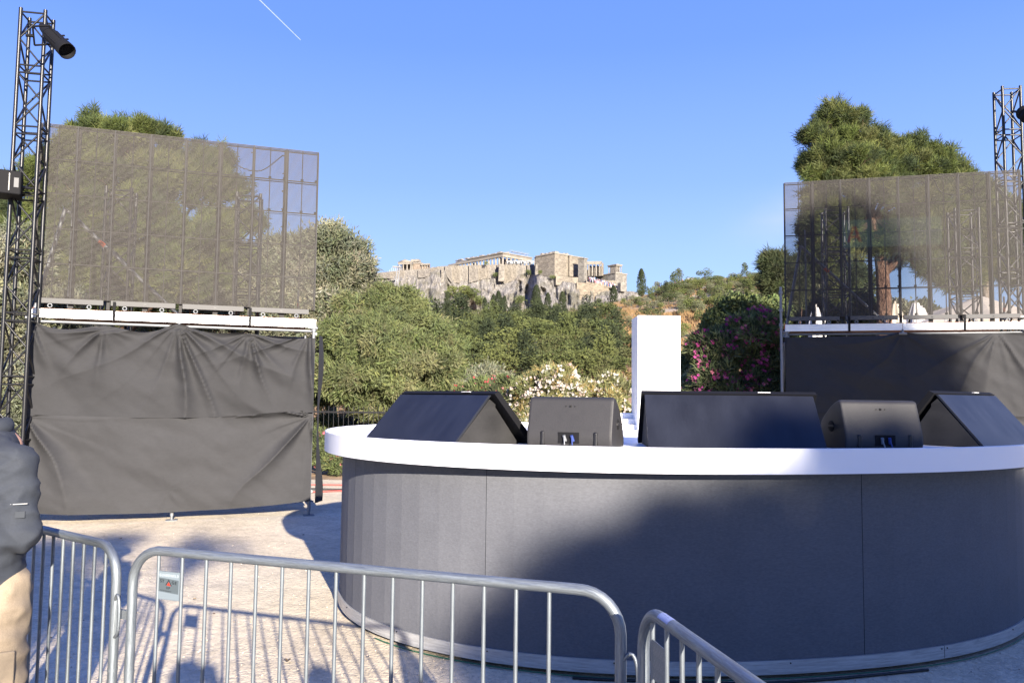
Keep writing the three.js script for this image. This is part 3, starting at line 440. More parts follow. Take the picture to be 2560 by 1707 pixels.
// right side: shrubs before the slope, pines behind the right screen
{
  let d = 19, b = spot(1720, 1110, d).setY(0);
  plant({ seed: 41, name: 'leafy_shrub', label: 'small yellow-green shrub right of the white column', category: 'shrub', at: b, leaf: 'broad', tint: 'yellowed', count: 1900, leafSize: .95, clump: 10, clumpSize: .18, branch: .02, hub: V3(0, .3, 0), lobes: lobesAt(b, d, [[1722, 965, 0, 30], [1700, 985, .1, 30], [1745, 985, .1, 32], [1715, 1010, .2, 40], [1745, 940, 0, 22]]) });
  d = 22; b = spot(1740, 1080, d).setY(0);
  plant({ seed: 46, name: 'leafy_shrub', label: 'mid green shrub on the slope left of the pink oleander', category: 'shrub', at: b, leaf: 'broad', count: 2300, leafSize: 1.1, clump: 10, clumpSize: .22, branch: .02, hub: V3(0, .5, 0), lobes: lobesAt(b, d, [[1730, 905, 0, 32], [1755, 885, .1, 32], [1770, 850, 0, 30], [1735, 935, .1, 36], [1700, 925, 0, 26], [1790, 820, 0, 30]]) });
  d = 18.5; b = spot(1890, 1100, d).setY(0);
  const L = []; reseed(8); for (let i = 0; i < 22; i++) L.push([rr(1790, 1960), rr(765, 860), rr(0, 1), rr(30, 46)]);
  plant({ seed: 42, name: 'leafy_tree', label: 'dark green bushy tree behind the pink oleander', at: b, leaf: 'broad', count: 6500, leafSize: .95, clump: 14, clumpSize: .22, branch: .05, hub: V3(0, 1.6, 0), trunks: [stem(0, 0, 2, .12)], lobes: lobesAt(b, d, L) });
  d = 31; b = spot(1940, 1040, d).setY(0); reseed(9);
  plant({ seed: 43, name: 'pine_tree', label: 'small dark pine peeping out left of the right screen', at: b, bark: 'pine', leaf: 'pine', tint: 'darkpine', count: 5200, leafSize: 1.9, clump: 16, clumpSize: .34, rise: 1, branch: .06, hub: V3(.3, 2.5, 0), trunks: [stem(.2, 0, 2.8, .16)], lobes: lobesAt(b, d, [[1935, 665, 0, 28], [1955, 690, .3, 34], [1938, 715, .2, 34], [1985, 720, 0, 40], [1960, 750, .2, 36], [2010, 680, 0, 40]]) });
  d = 20; b = spot(2205, 1080, d).setY(0); reseed(10);
  const tr = [spot(2195, 1050, d), spot(2212, 800, d), spot(2207, 690, d), spot(2195, 600, d), spot(2160, 500, d)].map(p => p.sub(b)); tr[0].y = -.1;
  plant({ seed: 44, name: 'pine_tree', label: 'large spreading pine with thick trunk behind the right mesh screen', at: b, bark: 'pine', leaf: 'pine', count: 26000, leafSize: 1.15, split: 4, clump: 30, clumpSize: .2, rise: .8, branch: .04, twigs: 10, hub: spot(2185, 545, 20).sub(b), trunks: [{ pts: tr, r: [.21, .18, .165, .13, .08] }, { pts: [tr[2], spot(2290, 600, d).sub(b), spot(2350, 540, d).sub(b)], r: [.1, .08, .05] }],
    lobes: lobesAt(b, d, [[2115, 302, 0, 35], [2060, 342, 0, 37], [2130, 352, .3, 46], [2095, 397, .5, 59], [2040, 412, 0, 43], [2160, 382, .2, 43], [2190, 417, .4, 51], [2140, 440, .8, 65], [2060, 450, .6, 55], [2020, 420, .1, 33], [2230, 412, .2, 45], [2250, 440, .4, 52], [2290, 402, 0, 39], [2310, 430, .3, 55], [2360, 420, .2, 39], [2390, 430, 0, 35], [2370, 470, .3, 49], [2210, 470, .7, 59], [2050, 500, .2, 46], [2045, 560, 0, 45], [2060, 540, .5, 59], [2320, 510, .4, 59], [2280, 560, .3, 54], [2390, 540, .2, 49], [2410, 600, 0, 45], [2050, 620, .3, 49], [2120, 560, -.4, 59], [2050, 640, 0, 39], [2450, 500, 0, 27], [2100, 322, 0, 26], [2018, 357, 0, 27], [2085, 280, 0, 29], [2075, 590, .2, 73], [2080, 660, .2, 68], [2085, 700, 0, 61], [2260, 620, .1, 68], [2330, 590, .2, 73], [2160, 620, -.3, 61], [2420, 470, .1, 49], [2190, 372, .2, 52], [2245, 385, .1, 50], [2062, 308, 0, 30], [2034, 345, 0, 30], [2150, 300, 0, 30], [2200, 345, 0, 34], [2290, 372, 0, 36], [2345, 395, 0, 40]]) });
  d = 26; b = spot(2500, 1060, d).setY(0); reseed(11);
  plant({ seed: 45, name: 'pine_tree', label: 'pine with pale leaning trunk at the right edge behind the screen', at: b, bark: 'pale', leaf: 'pine', count: 9000, leafSize: 1.9, clump: 16, clumpSize: .32, rise: .8, branch: .08, hub: spot(2470, 650, d).sub(b), trunks: [{ pts: [V3(0, -.1, 0), spot(2475, 800, d).sub(b), spot(2465, 690, d).sub(b), spot(2475, 600, d).sub(b)], r: [.2, .17, .14, .08] }], lobes: lobesAt(b, d, [[2460, 490, 0, 34], [2480, 540, .3, 50], [2440, 580, .2, 50], [2510, 600, .3, 50], [2460, 650, 0, 46], [2530, 560, 0, 44], [2540, 680, .2, 44], [2400, 690, 0, 50], [2580, 620, 0, 60], [2340, 670, 0, 44]]) });
}
for (const [u, v, r, d, i] of [[2010, 770, 60, 34, 0], [2080, 750, 60, 36, 1], [2140, 765, 55, 33, 2], [2250, 785, 46, 38, 3], [2310, 790, 44, 40, 4], [2000, 690, 50, 44, 5], [2120, 690, 60, 40, 6]]) {
  const b = spot(u, 1040, d).setY(0);
  plant({ seed: 70 + i, name: 'background_bush', label: 'dark bush seen through the right mesh screen', category: 'bush', group: 'bushes behind the right screen', at: b, leaf: 'broad', tint: i % 2 ? 'olive' : 'darkpine', count: 2200, leafSize: 1.9, clump: 10, clumpSize: .4, branch: .04, twigs: 3, hub: V3(0, 1, 0), lobes: lobesAt(b, d, [[u, v, 0, r], [u - 35, v + 25, .2, r * .8], [u + 35, v + 25, .1, r * .8], [u, v + 70, .2, r * 1.2], [u + 20, v + 130, 0, r * 1.2]]) });
}
// ---------- trees on the slope: a few crown shapes, each tree its own object ----------
function clumpCrown(s, kind) {                               // unit crown: height 1 above the base
  reseed(s); const l = [], put = (c, r, n, len, w) => { for (let k = 0; k < n; k++) { const d = anyDir(), p = c.clone().add(V3(d.x * r.x, d.y * r.y, d.z * r.z)), e = d.clone().add(anyDir().multiplyScalar(.9)).add(V3(0, .5, 0)).normalize(); l.push([p, p.clone().addScaledVector(e, len * rr(.6, 1.3)), w * rr(.7, 1.3), anyDir()]); } };
  if (kind === 'pine') { const n = 13; for (let i = 0; i < n; i++) { const f = rr(0, 6.28), h = rr(.34, .92), q = .36 * Math.sqrt(1 - ((h - .5) / .55) ** 2) * rr(.25, 1); put(V3(Math.cos(f) * q, h, Math.sin(f) * q), V3(rr(.12, .19), rr(.07, .12), rr(.12, .19)), 110, .05, .028); } }
  if (kind === 'feather') { for (let i = 0; i < 40; i++) { const h = rr(.12, 1), f = rr(0, 6.28), q = .26 * Math.pow(1 - h, .6) + .03; const c = V3(Math.cos(f) * q * rr(.3, 1), h, Math.sin(f) * q * rr(.3, 1)); put(c, V3(.055, .075, .055), 40, .06, .02); } }
  if (kind === 'cypress') { for (let i = 0; i < 1000; i++) { const h = Math.pow(rnd(), .85), q = .085 * Math.pow(Math.sin(Math.PI * clamp(.08 + h * .93)), .6) * rr(.55, 1.05), f = rr(0, 6.28), p = V3(Math.cos(f) * q, .03 + h * .93, Math.sin(f) * q); l.push([p, p.clone().add(V3(Math.cos(f) * .014, .045, Math.sin(f) * .014).add(anyDir().multiplyScalar(.012))), .022, V3(Math.cos(f), 0, Math.sin(f))]); } }
  if (kind === 'bush') { for (let i = 0; i < 10; i++) { const f = rr(0, 6.28), h = rr(.25, .78), q = .42 * rr(.1, 1) * Math.sqrt(1 - ((h - .35) / .62) ** 2); put(V3(Math.cos(f) * q, h, Math.sin(f) * q), V3(rr(.16, .24), rr(.12, .2), rr(.16, .24)), 90, .07, .045); } }
  return blades(l);
}
const CROWN = { pine: [1, 2, 3, 4].map(i => clumpCrown(800 + i, 'pine')), feather: [1, 2, 3].map(i => clumpCrown(820 + i, 'feather')), cypress: [1, 2].map(i => clumpCrown(840 + i, 'cypress')), bush: [1, 2, 3].map(i => clumpCrown(860 + i, 'bush')) };
const shade = l => l.map(c => { return new THREE.MeshStandardMaterial({ color: rgb(...c), roughness: .95, side: THREE.DoubleSide }); });
const HILL = { pine: shade([[.052, .066, .016], [.064, .078, .019], [.04, .052, .014], [.082, .094, .024], [.07, .076, .024]]), dark: shade([[0.0165, 0.0254, 0.0073], [0.0213, 0.0307, 0.0086]]), olive: shade([[.105, .112, .058], [.088, .098, .046], [.12, .122, .068]]), green: shade([[.085, .105, .026], [.105, .122, .032], [.07, .088, .024]]) };
const trunkGeo = new THREE.CylinderGeometry(.35, .6, 1, 6, 1);
const HILL_LABEL = { pine: ['pine in the dense wood below the citadel rock', 'pine tree', 'pines of the wood below the rock'], feather: ['narrow drooping conifer in the wood below the citadel rock', 'conifer', 'conifers of the wood below the rock'], cypress: ['slender dark cypress in the row under the citadel cliff', 'cypress', 'cypresses under the cliff'], bush: ['rounded scrub bush on the dry slope below the outcrop', 'bush', 'scrub bushes on the dry slope'], olive: ['grey-green olive on the dry slope below the outcrop', 'olive tree', 'olives on the dry slope'] };
function hillTree(kind, p, h, wide = 1, label) {
  const form = kind === 'olive' ? 'bush' : kind, [lab, cat, group] = HILL_LABEL[kind], t = thing({ pine: 'hill_pine', feather: 'hill_conifer', cypress: 'cypress_tree', bush: 'scrub_bush', olive: 'hill_olive' }[kind], label || lab, cat, p, rr(0, 6.28), label ? undefined : group);
  const c = mesh('crown', pick(CROWN[form]), pick(HILL[{ pine: 'pine', feather: rnd() < .5 ? 'pine' : 'dark', cypress: 'dark', bush: 'green', olive: 'olive' }[kind]]), t); c.scale.set(h * wide, h, h * wide); c.userData.kind = 'stuff';
  const k = kind === 'pine' ? .62 : .3, tr = mesh('trunk', trunkGeo, BARK[kind === 'pine' ? 'pine' : 'grey'], t), q = Math.max(.12, h * .028); tr.scale.set(q, h * k, q); tr.position.y = h * k / 2 - .1;
  return t;
}
reseed(4242);
const cy = (zx, zy0, zy1) => [1080 + .2296 * zx, 640 + .2296 * zy0, 640 + .2296 * zy1];
for (const [u, v0, v1] of [cy(165, 380, 560), cy(355, 460, 620), cy(575, 450, 640), cy(668, 410, 600), cy(722, 375, 560), cy(760, 450, 580), cy(790, 430, 570), cy(1135, 310, 560), cy(1185, 480, 600), cy(1262, 395, 520), cy(1420, 380, 540), cy(1978, 318, 440)]) {
  const d = rr(470, 496), b = spot(u, v1, d), a = spot(u, v0, d), y = terrainY(b.x, d); hillTree('cypress', V3(b.x, Math.min(y, b.y), b.z), a.y - Math.min(y, b.y), 1.9);
}
{ const d = 330, a = spot(1604, 671, d), x = a.x, y = terrainY(x, d); hillTree('cypress', V3(x, y, -d), a.y - y, 1.7, 'tall lone cypress standing right of the square bastion'); }
reseed(777);
for (const [v, sp, lo, hi] of [[800, 18, 1120, 1560], [808, 20, 1110, 1520], [818, 22, 1100, 1480], [832, 26, 1100, 1500], [846, 28, 1095, 1490], [862, 30, 1090, 1500], [880, 34, 1085, 1540], [902, 40, 1080, 1560], [926, 44, 1085, 1580], [948, 48, 1090, 1590], [966, 52, 1090, 1580]])
  for (let u = lo + rr(0, sp); u < hi; u += sp * rr(.75, 1.3)) { const p = hit(u, v + rr(-6, 6), 58); if (!p) continue; const d = -p.z, kind = rnd() < (v < 800 ? .34 : .3) ? 'feather' : 'pine', px = rr(.8, 1.25) * (v < 810 ? 30 : v < 825 ? 38 : v < 840 ? 48 : v < 860 ? 58 : v < 890 ? 74 : 88), h = px / FOCAL * d * (kind === 'pine' ? 1 : 1.35); hillTree(kind, p.setY(p.y - .2), h, kind === 'pine' ? rr(1.3, 1.9) : rr(1.1, 1.5)); }
for (const [v, sp, lo, hi] of [[695, 20, 1630, 1975], [703, 17, 1600, 1980], [712, 14, 1590, 1980], [722, 14, 1575, 2000], [733, 15, 1560, 2000], [745, 16, 1545, 2000], [758, 18, 1550, 2000], [773, 22, 1560, 2000], [790, 28, 1690, 2000], [810, 44, 1700, 1990], [822, 70, 1500, 1700], [850, 80, 1560, 1990]])
  for (let u = lo + rr(0, sp); u < hi; u += sp * rr(.6, 1.5)) { const p = hit(u, v + rr(-5, 5), 58); if (!p) continue; const d = -p.z, q = rnd(), kind = q < .46 ? 'bush' : q < .8 ? 'olive' : q < .97 ? 'pine' : 'feather', h = (kind === 'pine' ? rr(4, 6.5) : kind === 'feather' ? rr(7, 9) : rr(2.6, 4.6)) * (d < 150 ? .7 : 1) * (v < 706 ? .7 : 1); hillTree(kind, p.setY(p.y - .2), h, kind === 'pine' ? rr(1.1, 1.5) : rr(.95, 1.3)); }
// scrub on the cliff ledges
for (const [u, v, h] of [[1160, 748, 11], [1180, 752, 10], [1128, 745, 9], [1322, 690, 5], [1350, 688, 4], [1240, 695, 5], [1145, 765, 9], [1200, 768, 9], [1380, 700, 4], [1215, 665, 4], [1300, 765, 8], [1345, 770, 8]]) { const t = (v - 690) / 125, d = cliffDepth(u, clamp(t), v) - 3; hillTree('bush', spot(u, v, d), h, rr(1, 1.5), null).userData.label = 'dark scrub bush clinging to the ledges of the citadel cliff'; scene.children.at(-1).userData.group = 'scrub bushes on the cliff'; }
// dry golden grass on the slope, beyond counting
{
  reseed(555); const l = []; for (let k = 0; k < 9; k++) { const a = V3(rr(-.2, .2), -.05, rr(-.2, .2)); l.push([a, a.clone().add(V3(rr(-.22, .22), rr(.45, .9), rr(-.22, .22))), .07, anyDir()]); }
  const N = 15000, im = new THREE.InstancedMesh(blades(l), leafMat(.3), N); let n = 0;
  for (let i = 0; i < N * 4 && n < N; i++) { const d = lerp(60, 330, Math.pow(rnd(), .8)), x = d * rr(.10, .36); if (fbm(x * .05, d * .05, 3.3) < -.12) continue; const s = rr(.6, 1.5) * (d < 120 ? .8 : 1.2); _m.makeRotationY(rr(0, 6)).scale(V3(s, s, s)).setPosition(x, terrainY(x, d), -d); im.setMatrixAt(n, _m); const k = rr(.75, 1.25); im.setColorAt(n++, rgb(.30 * k, .195 * k, .09 * k)); }
  im.count = n; im.name = 'dry_grass'; im.castShadow = true; scene.add(tag(im, 'golden dry grass covering the slope right of the white column', 'grass', null, 'stuff'));
}
// ---------- trusses, scaffolds, mesh screens, backdrops ----------
function trussTower(label, p, turn, H, group, w = .29, r = .024, sec = .8) {
  const t = thing('truss_tower', label, 'truss', p, turn, group), c = [[0, 0], [w, 0], [w, -w], [0, -w]];
  for (const [x, z] of c) rod('chord', V3(x, 0, z), V3(x, H, z), r, M.black, t, 10);
  box('base_plate', -.06, w + .06, 0, .015, -w - .06, .06, M.black, t);
  const n = Math.round(H / sec);
  for (let f = 0; f < 4; f++) {
    const [ax, az] = c[f], [bx, bz] = c[(f + 1) % 4];
    for (let k = 0; k < n; k++) {
      const y0 = H - k * sec - .05, y1 = y0 - sec + .1, y = (y0 + y1) / 2, A = yy => V3(ax, yy, az), B = yy => V3(bx, yy, bz), q = (f + k) % 2;
      rod('strut', A(y0), B(y0), r * .5, M.black, t, 6); rod('strut', A(y1), B(y1), r * .5, M.black, t, 6);
      rod('brace', q ? A(y0) : B(y0), q ? B(y) : A(y), r * .5, M.black, t, 6); rod('brace', q ? B(y) : A(y), q ? A(y1) : B(y1), r * .5, M.black, t, 6);
    }
  }
  return t;
}
// one deck of a folded cloth: dark fabric tied at a few points, creases run out from the ties
const weave = (() => { const a = wrapNoise(180, 91), b = wrapNoise(24, 92), c = wrapNoise(5, 93); return tex(512, 512, (i, j) => { const x = i / 512, y = j / 512, v = .78 + .16 * (a(x, y) - .5) + .1 * (b(x, y) - .5) + .14 * (c(x, y) - .5); return [v, v * .985, v * .975]; }); })();
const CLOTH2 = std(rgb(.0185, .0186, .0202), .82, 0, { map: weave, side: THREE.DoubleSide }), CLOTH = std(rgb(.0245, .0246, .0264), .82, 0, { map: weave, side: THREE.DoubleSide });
function cloth(w, yTop, yBot, ties, amp, s0) {
  return grid(150, 84, (s, t) => {
    const x = s * w, top = yTop(s), bot = yBot(s), y = lerp(top, bot, t), h = 1; let z = 0;
    for (const [tx, ty, k, a, len, ph] of ties) { const dx = x - tx, dy = y - ty, r = Math.hypot(dx, dy) + .02, th = Math.atan2(dy, dx); const w = th * k / 2 + ph + 1.6 * noise.noise(r * .9, th * 1.3, s0 + k), pk = clamp(.5 + 1.4 * noise.noise(th * 2.1, k, s0 + 3)); z += a * amp * (1 - Math.pow(Math.abs(Math.sin(w)), .7)) * pk * Math.exp(-Math.pow(r / len, 2)) * Math.min(1, r / .16); }
    z += .085 * (.9 * fbm(x * .7, y * 1.1, s0, 2) + .8 * fbm(x * 1.1 + y * 1.6, y * .5 - x * .5, s0 + 4, 3)) * Math.min(1, 6 * Math.min(s, 1 - s) + .25);
    z += .010 * fbm(x * 5 + y * 3, y * 2, s0 + 9, 3);
    return V3(x, y, z);
  }, [w / .9, 2.4]);
}
const STRIP = std(rgb(.037, .030, .0235), .65), FRAME_M = std(rgb(.0165, .0145, .013), .7);
const PW = .45, PH = .466;
const stripGeo = (() => { const l = []; for (let k = 0; k < 30; k++) { const y = (k + .5) / 30 * PH; l.push(boxGeo(.004, PW - .004, y - .0033, y + .0033, -.012, 0)); } return merge(l); })();
const ledGeo = merge([boxGeo(0, .006, 0, PH, -.03, .001), boxGeo(PW - .006, PW, 0, PH, -.03, .001), boxGeo(.006, PW - .006, 0, .008, -.03, -.012), boxGeo(.006, PW - .006, PH - .008, PH, -.03, -.012), boxGeo(PW / 2 - .006, PW / 2 + .006, .008, PH - .008, -.03, -.0125), rodGeo(V3(PW / 2, .03, -.02), V3(PW / 2, .03, -.05), .022, 6), rodGeo(V3(PW - .03, .03, -.02), V3(PW - .03, .03, -.05), .016, 6)]);
const shown = (() => { const c = document.createElement('canvas'); c.width = 1024; c.height = 660; const x = c.getContext('2d'); x.fillStyle = '#000'; x.fillRect(0, 0, 1024, 660); x.fillStyle = '#4d6a66'; x.fillRect(262, 200, 430, 132); x.fillStyle = '#7a1f1c'; x.font = 'bold 104px sans-serif'; x.fillText('A', 280, 306); x.fillStyle = '#5a6662'; x.font = 'bold 96px sans-serif'; x.fillText('TO  EPGAIHEP', 284, 430, 420); const t = new THREE.CanvasTexture(c); t.colorSpace = THREE.SRGBColorSpace; return t; })();
const litStrip = std(rgb(.034, .028, .0225), .65, 0, { emissive: rgb(1, 1, 1), emissiveMap: shown, emissiveIntensity: .09 });
const stripsAt = (i, j) => { const g = stripGeo.clone(), q = g.attributes.position, u = g.attributes.uv; for (let k = 0; k < q.count; k++) u.setXY(k, (i * PW + q.getX(k)) / (8 * PW), (j * PH + q.getY(k)) / (5 * PH)); return g; };
function ledScreen(label, p, turn, on) {
  const t = thing('mesh_screen', label, 'screen', p, turn, 'see-through mesh screens on scaffolds');
  for (let i = 0; i < 8; i++) for (let j = 0; j < 5; j++) { const f = mesh('panel', ledGeo, FRAME_M, t); f.position.set(i * PW, j * PH, 0); const s = on ? mesh('light_strips', stripsAt(i, j), litStrip, f) : mesh('light_strips', stripGeo, STRIP, f); s.userData.kind = 'stuff'; }
  for (let i = 1; i < 8; i++) { const w = i % 2 ? .032 : .02; box('post', i * PW - w, i * PW + w, -.12, 5 * PH - .01, -.09, -.055, FRAME_M, t); for (let k = 0; k < 9; k++) rod('bolt', V3(i * PW - w - .012, .15 + k * .26, -.05), V3(i * PW - w - .012, .15 + k * .26, -.035), .012, FRAME_M, t, 6); }
  for (const x of [0, 8 * PW]) box('edge_post', x - .012, x + .012, 0, 5 * PH, -.1, -.052, FRAME_M, t);
  for (let j = 0; j <= 5; j++) for (const o of [-.012, .012]) rod('tie_bar', V3(0, j * PH + o - (j === 5 ? .02 : 0), -.068), V3(8 * PW, j * PH + o - (j === 5 ? .02 : 0), -.068), .006, FRAME_M, t, 5);
  const cab = new THREE.CatmullRomCurve3([V3(5 * PW + .1, 2.28, -.1), V3(5.5 * PW, 2.05, -.12), V3(6.2 * PW, 2.0, -.12), V3(6.9 * PW, 2.26, -.1)]); mesh('cable', new THREE.TubeGeometry(cab, 24, .008, 5), M.black, t);
  return t;
}
function scaffold(label, p, turn, top, w, base = 0) {
  const t = thing('scaffold', label, 'scaffold', p, turn, 'scaffolds carrying the screens'), B = -1.55;
  for (const x of [0, w / 2, w]) for (const z of [0, B]) {
    rod('upright', V3(x, .06, z), V3(x, top - .12, z), .024, M.tube, t, 10); const f = mesh('base_jack', merge([boxGeo(x - .075, x + .075, .003, .011, z - .075, z + .075), rodGeo(V3(x, .01, z), V3(x, .3, z), .017, 8), rodGeo(V3(x - .06, .2, z), V3(x + .06, .2, z), .012, 6)]), M.tube, t);
  }
  for (const y of [.32, 1.45, top - .16]) for (const z of [0, B]) rod('ledger', V3(0, y, z - .03), V3(w, y, z - .03), .02, M.tube, t, 8);
  for (const x of [0, w / 2, w]) for (const y of [.34, top - .2]) rod('transom', V3(x + .03, y, 0), V3(x + .03, y, B), .02, M.tube, t, 8);
  for (const x of [0, w]) rod('brace', V3(x - .03, .4, B), V3(x - .03, top - .3, 0), .018, M.tube, t, 8);
  // aluminium edge beam with grooves, in two lengths, and the boards behind it
  for (const [a, b] of [[-.02, w / 2 - .004], [w / 2 + .004, w + .02]]) { const m = mesh('edge_beam', merge([boxGeo(a, b, top - .1, top - .072, .03, .052), boxGeo(a, b, top - .072, top - .06, .03, .043), boxGeo(a, b, top - .06, top - .028, .03, .052), boxGeo(a, b, top - .028, top - .018, .03, .043), boxGeo(a, b, top - .018, top, .02, .056), boxGeo(a, b, top - .112, top - .1, .01, .05)]), M.alu, t); }
  for (let k = 0; k < 4; k++) box('deck_board', k * w / 4 + .004, (k + 1) * w / 4 - .004, top - .012, top + .012, B - .1, .012, std(rgb(.16 + .02 * k, .075, .035), .8), t);
  for (const x of [w * .275, w * .755]) box('strap', x - .018, x + .018, top - .125, top + .13, .058, .062, M.blackMatt, t);
  const kn = mesh('clamp', merge([rodGeo(V3(w / 2, top - .19, .06), V3(w / 2, top - .1, .06), .014, 8), rodGeo(V3(w / 2 - .06, top - .17, .075), V3(w / 2 + .06, top - .17, .075), .02, 8), rodGeo(V3(w / 2, top - .16, .05), V3(w / 2, top - .16, .11), .022, 8)]), M.tube, t);
  for (const x of [0, w]) mesh('coupler', merge([rodGeo(V3(x, top - .17, 0), V3(x, top - .06, 0), .036, 10), rodGeo(V3(x - .05, top - .12, .02), V3(x + .05, top - .12, .02), .02, 8)]), M.tube, t);
  // silver props behind the screen
  rod('prop', V3(-.02, top - .2, -.12), V3(.28, top + 1.42, -.35), .026, M.tube, t, 10); rod('prop_ring', V3(-.005, top - .06, -.125), V3(.012, top + .02, -.14), .029, M.orange, t, 10);
  rod('standard', V3(.36, top, -.4), V3(.36, top + 1.7, -.4), .014, M.tube, t, 8); rod('prop', V3(.3, top + 1.4, -.4), V3(1.75, top + .05, -.9), .026, M.tube, t, 10); rod('prop_ring', V3(.68, top + 1.04, -.531), V3(.75, top + .975, -.555), .029, M.orange, t, 10);
  rod('standard', V3(w - .21, top, -.3), V3(w - .21, top + .45, -.3), .014, M.tube, t, 8); rod('prop_ring', V3(w - .21, top + .2, -.3), V3(w - .21, top + .27, -.3), .017, M.orange, t, 8);
  return t;
}
function screenFeet(p, turn, top, n) {                       // the bars and eye bolts under a screen
  const mat = std(rgb(.055, .054, .052), .6, .2);
  for (let k = 0; k < n; k++) { const t = thing('screen_foot_bar', ['first', 'second', 'third', 'fourth'][k] + ' grey bar from the left under the ' + (p.x < 0 ? 'left' : 'right') + ' mesh screen', 'bar', p, turn); const a = .05 + k * .92 - (k ? .03 * k : 0); box('bar', a, a + .8, top - .02, top + .045, -.05, .02, mat, t); for (const o of [.17, .63]) { const g = new THREE.TorusGeometry(.024, .008, 6, 14).translate(a + o, top - .05, 0); mesh('eye_bolt', g, M.tube, t); } rod('bolt', V3(a + .42, top + .01, .018), V3(a + .42, top + .01, .026), .012, M.black, t, 6); rod('leg', V3(a + .1, top - .14, -.2), V3(a + .1, top, -.04), .014, M.black, t, 6); rod('leg', V3(a + .7, top - .14, -.2), V3(a + .7, top, -.04), .014, M.black, t, 6); }
}
// left assembly
const LP = D(-6.27, 0, 10.4), LT = .3323, LTOP = 2.79;
scaffold('left scaffold with white edge beam under the sunlit mesh screen', LP, LT, LTOP, 3.6);
ledScreen('left see-through mesh screen standing in full sun', LP.clone().add(V3(0, LTOP + .145, 0).applyAxisAngle(UP, LT)), LT);
screenFeet(LP, LT, LTOP + .1, 4);
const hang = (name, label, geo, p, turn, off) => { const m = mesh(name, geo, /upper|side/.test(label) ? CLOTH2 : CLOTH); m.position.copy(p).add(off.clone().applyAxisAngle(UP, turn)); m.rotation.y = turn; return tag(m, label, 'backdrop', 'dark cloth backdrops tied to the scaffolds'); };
{
  const w = 3.62, T = LTOP - .15;
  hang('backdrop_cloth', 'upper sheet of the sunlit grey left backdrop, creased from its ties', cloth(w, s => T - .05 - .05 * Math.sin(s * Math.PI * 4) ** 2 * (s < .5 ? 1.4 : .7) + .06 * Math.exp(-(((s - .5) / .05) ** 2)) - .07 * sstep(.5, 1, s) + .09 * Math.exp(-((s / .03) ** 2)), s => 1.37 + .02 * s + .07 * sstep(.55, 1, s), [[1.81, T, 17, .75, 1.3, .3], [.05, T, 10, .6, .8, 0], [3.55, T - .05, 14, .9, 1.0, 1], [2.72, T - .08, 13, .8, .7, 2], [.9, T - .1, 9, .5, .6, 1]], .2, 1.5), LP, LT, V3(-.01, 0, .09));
  hang('backdrop_cloth', 'lower sheet of the sunlit grey left backdrop, sagging to the gravel', cloth(w, s => 1.42 - .035 * Math.sin(Math.PI * s) + .07 * sstep(.55, 1, s), s => .12 + .10 * Math.pow(Math.abs(s - .42) / .58, 2.2), [[.05, 1.38, 12, .95, 1.3, .5], [3.58, 1.4, 13, .95, 1.3, 2], [1.75, .42, 6, .15, .3, 0]], .17, 7.5), LP, LT, V3(-.01, 0, .075));
  // loose black side sheet hanging at the right end
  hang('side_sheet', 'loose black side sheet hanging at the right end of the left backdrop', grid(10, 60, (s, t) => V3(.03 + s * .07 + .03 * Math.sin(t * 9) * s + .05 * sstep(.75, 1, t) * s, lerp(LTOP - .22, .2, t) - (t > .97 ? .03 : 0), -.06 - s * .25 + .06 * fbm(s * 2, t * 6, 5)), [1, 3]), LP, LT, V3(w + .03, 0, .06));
}
{ const p = spot(51, 19, 10.05); const t = trussTower('left black truss tower carrying the spotlight', D(p.x, 0, 10.05), .2, p.y); }
// right assembly
const RP = D(4.66, 0, 13.6), RT = -.2636, RTOP = 2.985;
scaffold('right scaffold with silver edge beam under the shaded mesh screen', RP, RT, RTOP, 3.6);
ledScreen('right see-through mesh screen, dappled by tree shade, faint lettering showing', RP.clone().add(V3(0, RTOP + .13, 0).applyAxisAngle(UP, RT)), RT, true);
screenFeet(RP, RT, RTOP + .09, 4);
{
  const w = 3.66, T = RTOP - .15;
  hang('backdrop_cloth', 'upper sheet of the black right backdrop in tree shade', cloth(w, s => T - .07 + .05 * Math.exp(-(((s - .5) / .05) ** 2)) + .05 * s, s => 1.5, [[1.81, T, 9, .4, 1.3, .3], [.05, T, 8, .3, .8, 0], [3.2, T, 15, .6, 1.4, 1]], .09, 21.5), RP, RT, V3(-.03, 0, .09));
  hang('backdrop_cloth', 'lower sheet of the black right backdrop behind the stage speakers', cloth(w, s => 1.54, s => .2, [[.05, 1.5, 8, .4, .8, 0], [3.2, 1.5, 10, .5, 1, 0]], .09, 31.5), RP, RT, V3(-.03, 0, .075));
  const q = thing('scaffold_pole', 'thin upright grey pole at the left end of the right backdrop', 'pole', RP.clone().add(V3(-.12, 0, .1))); rod('tube', V3(0, 0, 0), V3(0, 3.62, 0), .022, M.tube, q, 10); for (const y of [3.5, 3.2, 2.95]) rod('collar', V3(0, y, 0), V3(0, y + .05, 0), .034, M.tube, q, 10);
}
{ const p = spot(2507, 215, 13.3); trussTower('right black truss tower seen partly through the screen', D(p.x, 0, 13.3), -.1, p.y); }
{ const p = spot(592, 480, 12.6); trussTower('short black truss tower behind the right half of the left screen', D(p.x, 0, 12.6), .25, p.y, null, .36); }
{ const p = spot(265, 465, 12.2); trussTower('short black truss tower behind the left half of the left screen', D(p.x, 0, 12.2), .25, p.y, null, .36); }
{ const p = spot(2388, 520, 14.6); trussTower('short black truss tower behind the middle of the right screen', D(p.x, 0, 14.6), -.2, p.y, null, .4); }
{ const p = spot(2065, 520, 14.9); trussTower('short black truss tower behind the left half of the right screen', D(p.x, 0, 14.9), -.2, p.y, null, .4); }
